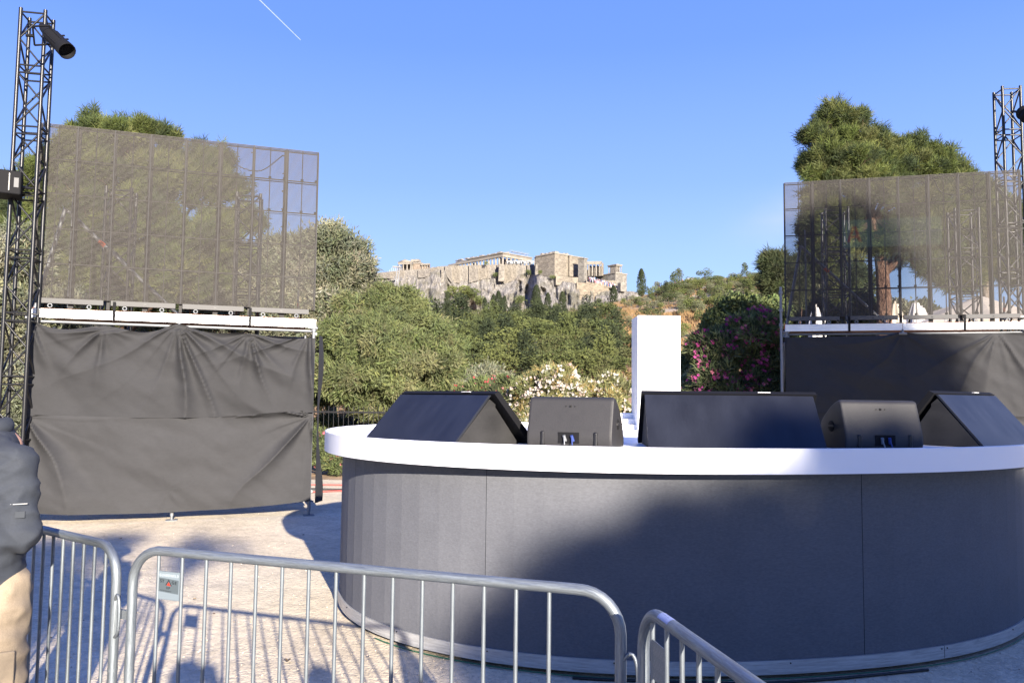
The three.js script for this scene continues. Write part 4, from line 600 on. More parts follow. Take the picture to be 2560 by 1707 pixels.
// spotlight high on the left tower
{
  const a = spot(108, 70, 9.86), b = spot(167, 128, 9.62), ax = b.clone().sub(a).normalize(), t = thing('stage_spotlight', 'black ellipsoidal spotlight clamped high on the left truss tower', 'spotlight', a);
  t.quaternion.setFromUnitVectors(UP, ax); const L = a.distanceTo(b), m = M.blackMatt;
  mesh('lamp_house', new THREE.CylinderGeometry(.075, .05, L * .3, 12).translate(0, L * .13, 0), m, t);
  mesh('rear_cap', new THREE.CylinderGeometry(.05, .03, .07, 12).translate(0, -.04, 0), m, t);
  mesh('barrel', new THREE.CylinderGeometry(.085, .085, L * .52, 16).translate(0, L * .54, 0), m, t);
  for (let k = 0; k < 6; k++) { const f = k * 1.047; box('barrel_rib', -.006, .006, L * .3, L * .8, .095, .106, m, t).position.set(.087 * Math.cos(f), L * .55, .087 * Math.sin(f)); }
  const ring = mesh('front_hood', new THREE.LatheGeometry([[.085, L * .8], [.1, L * .82], [.104, L], [.094, L], [.088, L * .86], [.0, L * .85]].map(q => new THREE.Vector2(...q)), 16), m, t);
  for (const [y, z] of [[.36, .1], [.52, .1]]) rod('knob', V3(0, L * y, -z), V3(0, L * y, -z - .05), .012, m, t, 8);
  mesh('yoke', merge([rodGeo(V3(-.12, L * .3, 0), V3(.12, L * .3, 0), .014, 8), rodGeo(V3(-.12, L * .3, 0), V3(-.12, L * .3, .2), .012, 6), rodGeo(V3(.12, L * .3, 0), V3(.12, L * .3, .2), .012, 6), rodGeo(V3(-.12, L * .3, .2), V3(.12, L * .3, .2), .012, 6), rodGeo(V3(0, L * .3, .2), V3(0, L * .25, .28), .02, 6)]), m, t);
}
// line-array style flood box cut by the left edge
{
  const p = spot(-4, 460, 9.9), t = thing('loudspeaker', 'black loudspeaker box hung beside the left truss at the picture edge', 'speaker', p, .5);
  mesh('cabinet', new RoundedBoxGeometry(.5, .3, .4, 2, .02), M.blackMatt, t); for (const x of [-.12, 0, .12]) box('grille_bar', x - .006, x + .006, -.11, .11, .201, .212, M.black, t); box('label_plate', .17, .22, -.06, .06, .2005, .205, std(rgb(.08, .08, .08), .6), t);
  mesh('bracket', rodGeo(V3(.2, 0, 0), V3(.36, 0, -.05), .02, 8), M.black, t);
}
{ const p = spot(2562, 282, 12.9), t = thing('stage_spotlight', 'black round spotlight on the right truss at the picture edge', 'spotlight', p); mesh('housing', new THREE.SphereGeometry(.12, 16, 12), M.blackMatt, t); mesh('hood', new THREE.CylinderGeometry(.11, .13, .2, 16, 1, true).rotateX(1.2).translate(.02, -.06, .12), M.blackMatt, t); mesh('clamp', rodGeo(V3(0, 0, 0), V3(-.05, .12, -.25), .02, 8), M.black, t); }
// closed parasols and open sunshades behind the right scaffold
{
  const canvas = [std(rgb(.56, .50, .41), .9, 0, { map: weave }), std(rgb(.62, .61, .60), .9, 0, { map: weave })];
  const closed = (u, v, d, k, label, s = 1) => { const p = spot(u, v, d), t = thing('closed_parasol', label, 'parasol', V3(p.x, 0, p.z), 0, 'closed parasols behind the right scaffold'); rod('pole', V3(0, 0, 0), V3(0, p.y, 0), .025, M.alu, t, 8); const g = grid(40, 16, (a, b) => { const f = a * 6.2832, y = p.y - b * 1.7 * s, r = s * (.05 + .2 * Math.sin(Math.PI * Math.min(1, b * .8 + .08)) * (1 + .22 * Math.cos(f * 8)) + .05 * b); return V3(Math.cos(-f) * r, y, Math.sin(-f) * r); }, [2, 3]); mesh('canopy', g, canvas[k], t); rod('finial', V3(0, p.y, 0), V3(0, p.y + .08, 0), .03, canvas[k], t, 8); };
  closed(2238, 760, 21, 0, 'beige closed parasol nearest the thick pine trunk'); closed(2290, 758, 22, 1, 'white closed parasol right of the beige one', .85); closed(2305, 770, 24, 1, 'second white closed parasol partly behind the first', .8); closed(2040, 768, 22, 1, 'white closed parasol seen near the left end of the right screen', .7); closed(2055, 790, 23, 1, 'small white folded sunshade at the left end of the right deck', .6);
  const open = (u, v, d, R, label, k, dip) => { const p = spot(u, v, d), t = thing('open_sunshade', label, 'sunshade', V3(p.x, 0, p.z), .4, 'open sunshades behind the right scaffold'); const g = new THREE.ConeGeometry(R, dip, 8, 1, true).toNonIndexed(); g.computeVertexNormals(); g.translate(0, p.y - dip / 2, 0); mesh('canopy', g, canvas[k], t); const sk = new THREE.CylinderGeometry(R, R, .16, 8, 1, true).toNonIndexed(); sk.computeVertexNormals(); sk.translate(0, p.y - dip - .08, 0); mesh('valance', sk, canvas[k], t); rod('pole', V3(0, 0, 0), V3(0, p.y, 0), .035, M.alu, t, 8); };
  for (const m of canvas) m.side = THREE.DoubleSide;
  open(2450, 738, 22, 2.1, 'large beige open sunshade at the right end behind the scaffold', 0, .85); open(2395, 760, 26, 2.4, 'beige open sunshade behind the larger one', 0, .7); open(2340, 790, 24, 1.5, 'small pale open sunshade low behind the right deck', 0, .4);
}
// black railing behind the yard
{
  const y0 = 0, d = 18.6, x0 = -9.5, x1 = 6.5, t = thing('railing', 'black metal railing with pointed bars behind the stage', 'fence', D(x0, 0, d));
  for (const y of [.25, 1.33]) box('rail', 0, x1 - x0, y - .02, y + .02, -.018, .018, M.black, t);
  const n = Math.round((x1 - x0) / .115); for (let i = 0; i <= n; i++) rod('picket', V3(i * .115, .05, 0), V3(i * .115, 1.47, 0), .0085, M.black, t, 6);
  for (let i = 0; i <= n; i += 20) box('post', i * .115 + .03, i * .115 + .08, 0, 1.4, -.025, .025, M.black, t);
}
// cables lying on the far side of the yard
for (const [c, dz, label] of [[rgb(.32, .05, .04), 0, 'red cable lying on the gravel right of the left backdrop'], [rgb(.02, .02, .02), .18, 'black cable lying beside the red ones'], [rgb(.36, .07, .06), .9, 'second red cable lying on the earth farther back'], [rgb(.02, .02, .02), .3, 'second black cable lying beside the first']]) {
  reseed(Math.round(dz * 100) + 3); const pts = []; for (let k = 0; k <= 8; k++) pts.push(D(-6 + k * .75, .022, 14.3 + dz + .16 * Math.sin(k * 1.7 + dz * 9) + rr(-.05, .05)));
  tag(mesh('ground_cable', new THREE.TubeGeometry(new THREE.CatmullRomCurve3(pts), 60, .014, 6), std(c, .6)), label, 'cable');
}
// ---------- the oval stage ----------
const ST = { x: 1.456, d: 7.43, a: 2.937, b: 2.887 * .825, th: .213, n: 2.179 };
function oval(f, off = 0) { const c = Math.cos(f), s = Math.sin(f), X = (ST.a + off) * Math.sign(c) * Math.abs(c) ** (2 / ST.n), Y = (ST.b + off) * Math.sign(s) * Math.abs(s) ** (2 / ST.n); return D(ST.x + X * Math.cos(ST.th) - Y * Math.sin(ST.th), 0, ST.d + X * Math.sin(ST.th) + Y * Math.cos(ST.th)); }
const H1 = 1.257, H2 = 1.412, DECK = 1.36, OV = .151;
{
  const felt = (() => { const a = wrapNoise(256, 71), b = wrapNoise(128, 72), c = wrapNoise(9, 73); return tex(1024, 1024, (i, j) => { const x = i / 1024, y = j / 1024, k = .5 * a(x * .5, y) + .5 * a(x * .33 + .3, y * 1.01), v = .74 + .2 * (k - .5) + .06 * (b(x, y) - .5) + .08 * (c(x, y) - .5); return [v, v, v]; }); })();
  const FELT = std(rgb(.122, .126, .139), .95, 0, { map: felt, bumpMap: felt, bumpScale: .001 }), KICK = std(rgb(.46, .46, .45), .36, .35, { map: metalWear });
  const WHITE = std(rgb(.72, .72, .73), .34), TOP = std(rgb(.7, .7, .7), .5);
  const c0 = oval(0), t = thing('round_stage', 'large oval stage with grey felt sides and a white overhanging rim', 'stage', D(ST.x, 0, ST.d)), o = t.position;
  const rel = (f, off, y) => oval(f, off).setY(y).sub(o);
  const N = 120;                                             // facets of the felt wall
  const wallAt = (f0, f1, y0, y1, off, flat = true) => { const l = []; const n = Math.max(2, Math.round((f1 - f0) / (2 * Math.PI) * (flat ? 88 : 220))); const g = grid(n, 1, (s, q) => rel(lerp(f0, f1, s), off, lerp(y0, y1, q)), [(f1 - f0) * 2.6 / 1.3, 1.2 / 1.3]); if (!flat) return g; const h = g.toNonIndexed(); h.computeVertexNormals(); return h; };
  const ang = u => { let best = 0, e = 1e9; for (let f = Math.PI; f < 2 * Math.PI; f += .002) { const p = oval(f).setY(.7), q = p.clone().applyMatrix4(camera.matrixWorldInverse), U = 1280 + FOCAL * q.x / -q.z; if (Math.abs(U - u) < e) { e = Math.abs(U - u); best = f; } } return best; };
  const s1 = ang(1213), s2 = ang(2158), step = s2 - s1, seams = [s1, s2]; for (let f = s2 + step; f < s1 + 2 * Math.PI - .3; f += step) seams.push(f);
  for (let k = 0; k < seams.length; k++) { const a = seams[k] + .0006, b = (k + 1 < seams.length ? seams[k + 1] : seams[0] + 2 * Math.PI) - .0006; mesh('felt_panel', wallAt(a, b, .1, H1 + .02, 0), FELT, t); }
  mesh('inner_wall', wallAt(0, 2 * Math.PI, .02, H1, -.03, false), M.dark, t);
  const k1 = ang(2352), ks = [k1]; for (let f = k1 + .62; f < k1 + 2 * Math.PI - .3; f += .62) ks.push(f);
  const sw = [];
  for (let k = 0; k < ks.length; k++) {
    const a = ks[k] + .0008, b = (k + 1 < ks.length ? ks[k + 1] : ks[0] + 2 * Math.PI) - .0008, g = [wallAt(a, b, .035, .117, .012, false), grid(30, 1, (s, q) => rel(lerp(a, b, s), .012 * (1 - q), .117), [1, 1])];
    const kp = mesh('kick_plate', merge(g), KICK, t); for (const f of [a + .008, (a + b) / 2, b - .008]) { const p = rel(f, .0135, .1); const s = mesh('screw', new THREE.SphereGeometry(.005, 6, 5), M.dark, kp); s.position.copy(p); }
  }
  // white rim: fascia with thickness, soffit and a raised lip round the deck
  const prof = [[-.02, H1], [OV, H1], [OV, H2 - .004], [OV - .004, H2], [OV - .022, H2], [OV - .026, H2 - .004], [OV - .026, DECK - .02]];
  mesh('rim', grid(220, prof.length - 1, (s, q) => { const [f, y] = prof[Math.round(q * (prof.length - 1))]; return rel(s * 2 * Math.PI, f, y); }, [30, 1]).toNonIndexed(), WHITE, t);
  t.children.at(-1).geometry.computeVertexNormals();
  mesh('deck', grid(120, 6, (s, q) => rel(s * 2 * Math.PI, lerp(-ST.b + .02, OV - .028, q), DECK), [1, 1]), TOP, t);
  const seam = rel(ang(880), .06, DECK + .001); const sm = box('deck_joint', -.45, .25, 0, .0015, -.004, .004, M.dark, t); sm.position.set(seam.x - .15, DECK + .0015, seam.z - .55); sm.rotation.y = -.5;
}
// white column and low steps standing on the stage
{
  const p = D(1.635, DECK, 9.13), t = thing('white_column', 'tall plain white square column standing at the back of the stage', 'column', p);
  mesh('shaft', new RoundedBoxGeometry(.474, 1.27, .46, 2, .004).translate(0, .635, 0), std(rgb(.72, .72, .72), .38), t);
  const s = thing('white_step', 'low white step unit behind the left side of the white column', 'step', D(1.18, DECK, 9.3)); for (let k = 0; k < 3; k++) box('tread', -.45, .26 - k * .0, k * .06, k * .06 + .056, -.3, .3 - k * .13, M.white, s);
}
// ---------- monitors on the stage ----------
const PAINT = (() => { const a = wrapNoise(150, 81), b = wrapNoise(16, 82), c = wrapNoise(5, 83); return tex(512, 512, (i, j) => { const x = i / 512, y = j / 512; let v = .62 + .12 * (a(x * .4, y) - .5) + .3 * (b(x * .5, y) - .5) + .2 * (c(x, y) - .5); const sc = wrapLine(x, y); return [v + sc, v + sc, v + sc * .95]; }); function wrapLine(x, y) { const d = Math.abs(Math.sin(x * 23 + 3 * Math.sin(y * 7)) * 8 + 4 * Math.sin(y * 31)); return d < .05 && a(x, y) > .55 ? .35 : 0; } })();
const BOARD = dull(rgb(.017, .019, .026), .42, .8, { map: PAINT }), SIDE = dull(rgb(.03, .029, .028), .7, .5, { map: PAINT }), SCREEN = std(rgb(.006, .006, .008), .12);
function wedge(label, x, d, yaw, L, df, dr, h) {             // sloping board outside, flat display on the stage side
  const t = thing('monitor_wedge', label, 'monitor', D(x, DECK + .001, d), yaw), e = .018;
  const pr = (pts, x0, x1) => { const s = new THREE.Shape(pts.map(q => new THREE.Vector2(...q))), g = new THREE.ExtrudeGeometry(s, { depth: x1 - x0, bevelEnabled: true, bevelSize: .002, bevelThickness: .002, bevelSegments: 1 }); return g.rotateY(-Math.PI / 2).translate(x1, 0, 0); };  // profile: (away, up)
  // after the turn shape x runs to +z; flip so that "away" is -z
  const P = (pts, x0, x1) => pr(pts.map(([a, b]) => [-a, b]), x0, x1);
  mesh('board', P([[0, 0], [df, h], [df + e, h], [e, 0]], -L / 2, L / 2), BOARD, t);
  for (const s of [-1, 1]) mesh('side_panel', P([[.03, .004], [df + .01, h - .03], [df + dr * .18, h * .82], [df + dr * .18, h * .76], [df + dr - .05, .004]], s * (L / 2 - .012) - .008, s * (L / 2 - .012) + .008), SIDE, t);
  const dis = mesh('display', P([[df + .022, h + .012], [df + .062, h + .03], [df + dr + .07, .03], [df + dr + .03, .004]], -L / 2 - .02, L / 2 + .035), M.blackMatt, t);
  mesh('glass', P([[df + .068, h + .014], [df + .071, h + .014], [df + dr + .066, .045], [df + dr + .063, .045]], -L / 2, L / 2 + .015), SCREEN, dis);
  const s = mesh('sticker', boxGeo(-.045, .045, h + .0165, h + .02, -df - .06, -df - .03), M.white, t); s.position.x = L * .22; s.position.y = .008;
  return t;
}
wedge('left monitor wedge with bluish sloping board and open side', -.777, 5.93, -.838, 1.113, .331, .34, .354);
wedge('middle wide monitor wedge with scratched dark board', 1.554, 5.541, -.075, 1.201, .32, .32, .372);
wedge('right monitor wedge cut by the picture edge, display edge shining', 3.99, 6.399, .659, 1.066, .336, .32, .40);
function floorSpeaker(label, x, d, yaw, w = .56) {
  const t = thing('floor_speaker', label, 'speaker', D(x, DECK + .001, d), yaw, 'stage floor speakers'), m = std(rgb(.024, .0228, .0224), .62, 0, { map: weave, bumpMap: weave, bumpScale: .002 });
  const pts = [[0, .02], [-.005, .09], [.06, .315], [.075, .33], [.1, .335], [.30, .2], [.40, .02], [.39, 0], [.02, 0]];
  const s = new THREE.Shape(); s.moveTo(...pts[0]); s.bezierCurveTo(-.012, .06, -.01, .09, .01, .15); s.lineTo(.062, .318); s.quadraticCurveTo(.07, .337, .092, .337); s.quadraticCurveTo(.2, .31, .33, .19); s.lineTo(.40, .04); s.quadraticCurveTo(.405, 0, .37, 0); s.lineTo(.03, 0); s.quadraticCurveTo(.004, 0, 0, .02);
  const fl = (g, x1) => g.rotateY(Math.PI / 2).translate(x1, 0, 0);   // shape x becomes -z: away
  const g = fl(new THREE.ExtrudeGeometry(s, { depth: w, bevelEnabled: true, bevelSize: .012, bevelThickness: .02, bevelSegments: 3, curveSegments: 8 }), -w / 2);
  mesh('cabinet', g, m, t);
  box('connector_recess', -.075, .075, .03, .105, -.012, .0215, M.blackMatt, t);
  for (const [px, c] of [[-.02, M.tube], [.035, std(rgb(.015, .035, .16), .6)]]) { const q = mesh('plug', merge([rodGeo(V3(px, .045, .02), V3(px - .01, .085, .034), .011, 8), rodGeo(V3(px - .01, .08, .03), V3(px, .02, .05), .005, 6)]), c, t); }
  for (const px of [-.19, .19]) mesh('rubber_foot', new RoundedBoxGeometry(.03, .1, .03, 2, .012).translate(px, .06, .012), M.black, t);
  for (const px of [-.032, 0, .032]) mesh('socket_hole', rodGeo(V3(px, .285, -.03), V3(px, .285, -.052 + .012), px ? .003 : .007, 8), M.dark, t);
  for (const sx of [-1, 1]) { const h = mesh('handle_recess', new THREE.SphereGeometry(.05, 12, 8).scale(.12, .8, 1).translate(sx * (w / 2 + .02), .16, -.19), M.dark, t); mesh('handle_bar', boxGeo(-.006, .006, .155, .17, -.24, -.14).translate(sx * (w / 2 + .024), 0, 0), m, h); }
  box('grille', -w / 2 + .02, w / 2 - .02, 0, .01, -.05, -.03, M.black, t).position.set(0, .345, -.12);
  return t;
}
floorSpeaker('grey floor speaker left of the wide monitor wedge', .405, 5.62, -.33, .57);
floorSpeaker('half-shaded floor speaker right of the wide monitor wedge', 2.64, 5.72, .1, .54);
// cables on the deck edge and along the foot of the stage
{
  const pts = []; for (let f = 3.6; f < 5.4; f += .06) pts.push(oval(f, .03 + .006 * Math.sin(f * 9)).setY(.016));
  tag(mesh('ground_cable', new THREE.TubeGeometry(new THREE.CatmullRomCurve3(pts), 90, .0045, 6), std(rgb(.015, .09, .04), .6)), 'thin green cable running along the foot of the stage', 'cable');
  const p2 = []; for (let f = 4.2; f < 4.95; f += .06) p2.push(oval(f, .05 + .05 * (f - 4.2) + .012 * Math.sin(f * 14)).setY(.014));
  tag(mesh('ground_cable', new THREE.TubeGeometry(new THREE.CatmullRomCurve3(p2), 60, .009, 6), M.black), 'thick black cable beside the green one at the stage foot', 'cable');
  const mat = mesh('rubber_mat', grid(14, 10, (s, t) => V3(lerp(-.24, .24, s), .02 + .02 * Math.sin(s * 5) * Math.sin(t * 3), lerp(-.2, .2, t))), std(rgb(.17, .04, .045), .85)); mat.position.copy(D(.62, .01, 4.55)); mat.rotation.y = .3; tag(mat, 'dull red rubber mat between the barriers and the stage', 'mat');
}
// ---------- crowd barriers ----------
const plateTex = (() => { const c = document.createElement('canvas'); c.width = 256; c.height = 320; const x = c.getContext('2d'); x.fillStyle = '#7d898f'; x.fillRect(0, 0, 256, 320); x.fillStyle = '#a9b2b6'; x.font = 'bold 44px sans-serif'; x.fillText('GUARDWELD', 6, 58, 240);
  x.save(); x.transform(1, .07, 0, 1, 0, 0); x.fillStyle = '#566064'; x.fillRect(4, 72, 240, 160); x.fillStyle = '#1d2427'; x.font = 'bold 50px sans-serif'; x.fillText('ST', 16, 126, 74); x.fillText('GE', 158, 126, 70); x.lineWidth = 9; x.strokeStyle = '#1d2427'; x.beginPath(); x.moveTo(90, 150); x.lineTo(124, 86); x.lineTo(158, 150); x.stroke(); x.fillStyle = '#b23a28'; x.beginPath(); x.moveTo(98, 152); x.lineTo(124, 106); x.lineTo(150, 152); x.fill(); x.fillStyle = '#1d2427'; x.font = 'bold 40px sans-serif'; x.fillText('UP', 92, 192, 66); x.font = 'bold 17px sans-serif'; x.fillText('ENTERTAINMENT', 20, 220, 210); x.restore();
  const t = new THREE.CanvasTexture(c); t.colorSpace = THREE.SRGBColorSpace; return t; })();
function barrier(label, ends, n, gap, first, plateAt, lettered) {  // ends: feet of the two end posts; bars at first + k * gap
  const [A, B] = ends, L = A.distanceTo(B), t = thing('crowd_barrier', label, 'barrier', A, Math.atan2(-(B.z - A.z), B.x - A.x), 'steel crowd barriers in a row'), H = 1.08, r = .13, R = .0185, lo = .17;
  const arc = (cx, cy, a0, a1) => Array.from({ length: 9 }, (_, k) => { const a = lerp(a0, a1, k / 8); return V3(cx + r * Math.cos(a), cy + r * Math.sin(a), 0); });
  const path = new THREE.CurvePath(), pts = [V3(0, .02, 0), ...arc(r, H - r, Math.PI, Math.PI / 2), ...arc(L - r, H - r, Math.PI / 2, 0), V3(L, .02, 0)];
  for (let k = 0; k < pts.length - 1; k++) path.add(new THREE.LineCurve3(pts[k], pts[k + 1]));
  const c2 = new THREE.CatmullRomCurve3([V3(0, .02, 0), V3(0, .3, 0), V3(0, .6, 0), V3(0, H - r - .05, 0), ...arc(r, H - r, Math.PI, Math.PI / 2), ...Array.from({ length: 7 }, (_, k) => V3(lerp(r, L - r, (k + 1) / 8), H, 0)), ...arc(L - r, H - r, Math.PI / 2, 0), V3(L, H - r - .05, 0), V3(L, .6, 0), V3(L, .3, 0), V3(L, .02, 0)], false, 'centripetal');
  mesh('frame_tube', new THREE.TubeGeometry(c2, 150, R, 14), M.galv, t);
  rod('bottom_rail', V3(0, lo, 0), V3(L, lo, 0), .014, M.galv, t, 10);
  for (let k = 0; k < n; k++) rod('bar', V3(first + k * gap, lo, 0), V3(first + k * gap, H, 0), .0072, M.galv, t, 10);
  for (const x of [.12, L - .12]) mesh('foot', merge([rodGeo(V3(x, lo, 0), V3(x, .04, .26), .013, 8), rodGeo(V3(x, lo, 0), V3(x, .04, -.26), .013, 8), boxGeo(x - .025, x + .025, .0, .04, -.3, -.22), boxGeo(x - .025, x + .025, 0, .04, .22, .3)]), M.galv, t);
  for (const y of [.6, .32]) for (const x of [0, L]) { const w = mesh('weld_collar', new THREE.CylinderGeometry(R + .0012, R + .0012, .012, 14).translate(x, y, 0), M.galv, t); }
  // hook on one end, eye on the other
  mesh('hook', new THREE.TubeGeometry(new THREE.CatmullRomCurve3([V3(L, .86, .005), V3(L + .035, .9, .012), V3(L + .05, .88, .012), V3(L + .05, .76, .012), V3(L + .02, .73, .008)]), 24, .006, 7), M.galv, t);
  box('eye_lug', -.06, -.015, .80, .835, -.012, .006, M.galv, t);
  if (plateAt != null) {
    const x = first + plateAt * gap, pl = box('name_plate', x + .004, x + gap - .004, .895, 1.005, .001, .004, M.galv, t);
    if (lettered) { const f = mesh('lettering', new THREE.PlaneGeometry(1, 1), std(rgb(.8, .8, .8), .55, .25, { map: plateTex }), pl); f.position.z = .62; f.scale.set(.96, .97, 1); }
  }
  return t;
}
barrier('middle crowd barrier with a lettered name plate at its left end', [D(-1.508, 0, 3.278), D(.357, 0, 2.62)], 15, .1152, .126, 0, true);
barrier('left crowd barrier partly hidden by the standing person', [D(-3.35, 0, 4.62), D(-1.585, 0, 3.30)], 19, .094, .42, null, false);
barrier('right crowd barrier running out of the bottom of the picture', [D(.405, 0, 2.47), D(.80, 0, .50)], 17, .106, .075, 0, false);
{ const s = thing('sticker', 'torn blue and white sticker on the top rail of the right barrier', 'sticker', spot(1687, 1546, 2.32)); const g = new THREE.CylinderGeometry(.0192, .0192, .075, 14, 1, true, 0, 2.2); const m = mesh('paper', g.rotateZ(Math.PI / 2), std(rgb(.3, .36, .6), .6, 0, { map: gravelMap, side: THREE.DoubleSide }), s); s.rotation.y = -1.372 + Math.PI; s.visible = true; const bx = D(.405, 0, 2.47), e = D(.80, 0, .5).sub(bx).normalize(); s.position.copy(bx).addScaledVector(e, .19).setY(1.08); s.rotation.y = Math.atan2(-e.z, e.x); m.rotation.x = -.4; }

// ---------- people ----------
function bodyField(parts, box, res, smooth, ripple) {        // capsules [a, b, ra, rb] joined by a smooth minimum
  const mc = new MarchingCubes(res, new THREE.MeshBasicMaterial(), false, false, 400000); mc.isolation = 0;
  const S = box.size, h = S / 2;
  for (let k = 0; k < res; k++) for (let j = 0; j < res; j++) for (let i = 0; i < res; i++) {
    const x = ((i - res / 2) / (res / 2)) * h + box.c.x, y = ((j - res / 2) / (res / 2)) * h + box.c.y, z = ((k - res / 2) / (res / 2)) * h + box.c.z; let v = 9;
    for (const [a, b, ra, rb, sz] of parts) {
      const ux = b.x - a.x, uy = b.y - a.y, uz = b.z - a.z, px = x - a.x, py = y - a.y, pz = z - a.z, q = clamp((px * ux + py * uy + pz * uz) / (ux * ux + uy * uy + uz * uz + 1e-9));
      const d = Math.hypot(px - ux * q, py - uy * q, (pz - uz * q) * (sz || 1)) - lerp(ra, rb, q), hh = Math.max(smooth - Math.abs(v - d), 0) / smooth; v = Math.min(v, d) - hh * hh * smooth * .25;
    }
    if (ripple) { const w = noise.noise(x * 2.5, y * 2.5, z * 2.5); v += ripple * (.9 * (Math.abs(noise.noise(x * 6 + y * 9 + w, y * 9 - z * 5, z * 6)) - .3) + .8 * (Math.abs(noise.noise(x * 5 - y * 11, y * 7 + z * 6 + w, 7 + z * 5)) - .3) + .3 * fbm(x * 16, y * 12, z * 16, 2)); }
    mc.field[i + j * res + k * res * res] = -v;
  }
  mc.update(); const n = mc.count, g = new THREE.BufferGeometry(), p = mc.positionArray.slice(0, n * 3), nn = mc.normalArray.slice(0, n * 3);
  for (let i = 0; i < n; i++) { p[i * 3] = p[i * 3] * h + box.c.x; p[i * 3 + 1] = p[i * 3 + 1] * h + box.c.y; p[i * 3 + 2] = p[i * 3 + 2] * h + box.c.z; }
  g.setAttribute('position', new THREE.BufferAttribute(p, 3)); g.setAttribute('normal', new THREE.BufferAttribute(nn, 3));
  const uv = new Float32Array(n * 2); for (let i = 0; i < n; i++) { uv[i * 2] = (p[i * 3] + p[i * 3 + 2]) * 1.6; uv[i * 2 + 1] = p[i * 3 + 1] * 1.6; } g.setAttribute('uv', new THREE.BufferAttribute(uv, 2)); return g;
}
function person(label, at, turn, pose, col) {                // faces local +z; x to its own left
  const t = thing('person', label, 'person', at, turn), P = V3, cap = (a, b, ra, rb, sz) => [a, b, ra, rb, sz];
  const fw = pose.fwd || 0, A = pose.arms;
  const head = [cap(P(0, 1.70, .02), P(0, 1.76, .0), .083, .095), cap(P(0, 1.66, .055), P(0, 1.645, .06), .055, .05), cap(P(0, 1.69, .105), P(0, 1.715, .098), .018, .012), cap(P(.08, 1.705, 0), P(.083, 1.73, -.005), .018, .02), cap(P(-.08, 1.705, 0), P(-.083, 1.73, -.005), .018, .02), cap(P(0, 1.48, -.02 - fw), P(0, 1.64, .0), .062, .055)].map(([a, b, ra, rb]) => [a.add(P(0, 0, fw)), b.add(P(0, 0, fw)), ra, rb]);
  const hand = (w, e) => { const f = e.clone().sub(w).normalize(), s = f.clone().cross(UP).normalize(), o = [cap(w, w.clone().addScaledVector(f, .07), .03, .036)]; for (let k = 0; k < 4; k++) { const b = w.clone().addScaledVector(f, .08).addScaledVector(s, (k - 1.5) * .02), m = b.clone().addScaledVector(f, .04).add(P(0, -.008, 0)); o.push(cap(b, m, .0095, .009), cap(m, m.clone().addScaledVector(f, .028 - Math.abs(k - 1.4) * .006).add(P(0, -.02, 0)), .009, .0075)); } const th = w.clone().addScaledVector(f, .03).addScaledVector(s, -.034); o.push(cap(th, th.clone().addScaledVector(f, .045).addScaledVector(s, -.018), .011, .009)); return o; };
  const legs = pose.legs, flesh = [...head, ...A.flatMap(a => hand(a[2], a[3]))];
  flesh.push(cap(P(0, 1.1, .03), P(0, 1.42, .02), .06, .06)); for (const a of A) flesh.push(cap(a[0], a[1], .03, .03), cap(a[1], a[2], .03, .026)); for (const l of legs) flesh.push(cap(l[0], l[1], .06, .05), cap(l[1], l[2], .045, .035));
  mesh('body', bodyField(flesh, { c: P(0, .95, 0), size: 2.05 }, pose.fine ? 130 : 84, .03), std(rgb(.36, .2, .13), .6), t);
  const tz = fw ? .03 : 0, shirt = [cap(P(-.045, 1.49, tz - .02), P(.045, 1.49, tz - .02), .066, .066), cap(P(0, 1.49, tz - .01), P(0, 1.545, tz + fw * .5), .07, .066)];
  for (let k = 0; k <= 11; k++) { const q = k / 11, y = lerp(.88, 1.42, q), r = .112 + .016 * Math.sin(q * 3.1 + .3) + (k === 0 ? .012 : 0), w = lerp(.085, .12, sstep(.3, .9, q)); shirt.push(cap(P(-w, y, tz), P(w, y, tz), r, r)); }
  for (const a of A) { const c = a[0], e = a[1], w = a[2].clone().lerp(a[1], .08); shirt.push(cap(c, e, .074, .056), cap(e, w, .058, .044)); }
  mesh('shirt', bodyField(shirt, { c: P(0, 1.22, .03), size: 1.25 }, pose.fine ? 120 : 70, .04, .021), std(rgb(...col[0]), .85, 0, { map: weave }), t);
  const tr = [cap(P(-.075, .92, tz), P(.075, .92, tz), .112, .112)]; for (const l of legs) { tr.push(cap(l[0], l[1], .116, .1), cap(l[1], l[2], .1, .092)); }
  mesh('trousers', bodyField(tr, { c: P(0, .52, 0), size: 1.2 }, pose.fine ? 110 : 64, .045, .026), std(rgb(...col[1]), .9, 0, { map: weave }), t);
  const shoes = []; for (const l of legs) { const f = l[2].clone().setY(.05); shoes.push(cap(f.clone().add(P(0, 0, -.06)), f.clone().add(P(0, -.005, .16)), .05, .042)); }
  mesh('shoes', bodyField(shoes, { c: P(0, .1, .02), size: .75 }, 56, .02), std(rgb(.03, .025, .02), .6), t);
  mesh('hair', new THREE.SphereGeometry(.106, 20, 14, 0, 6.3, 0, 1.75).scale(.93, 1, 1.06).translate(0, 1.765, -.018 + fw), std(rgb(...col[2]), .8), t);
  const face = []; for (const s of [-1, 1]) { const e = mesh('eye', new THREE.SphereGeometry(.011, 10, 8).translate(s * .032, 1.735, .083 + fw), M.white, t); mesh('iris', new THREE.SphereGeometry(.006, 8, 6).translate(s * .032, 1.735, .09 + fw), M.dark, e); }
  mesh('mouth', new THREE.CapsuleGeometry(.005, .035, 3, 8).rotateZ(Math.PI / 2).translate(0, 1.652, .108 + fw), std(rgb(.3, .1, .08), .6), t);
  return t;
}
const stand = [[V3(.09, .92, 0), V3(.10, .5, .02), V3(.10, .1, -.01)], [V3(-.09, .92, 0), V3(-.10, .5, .02), V3(-.10, .1, -.01)]];
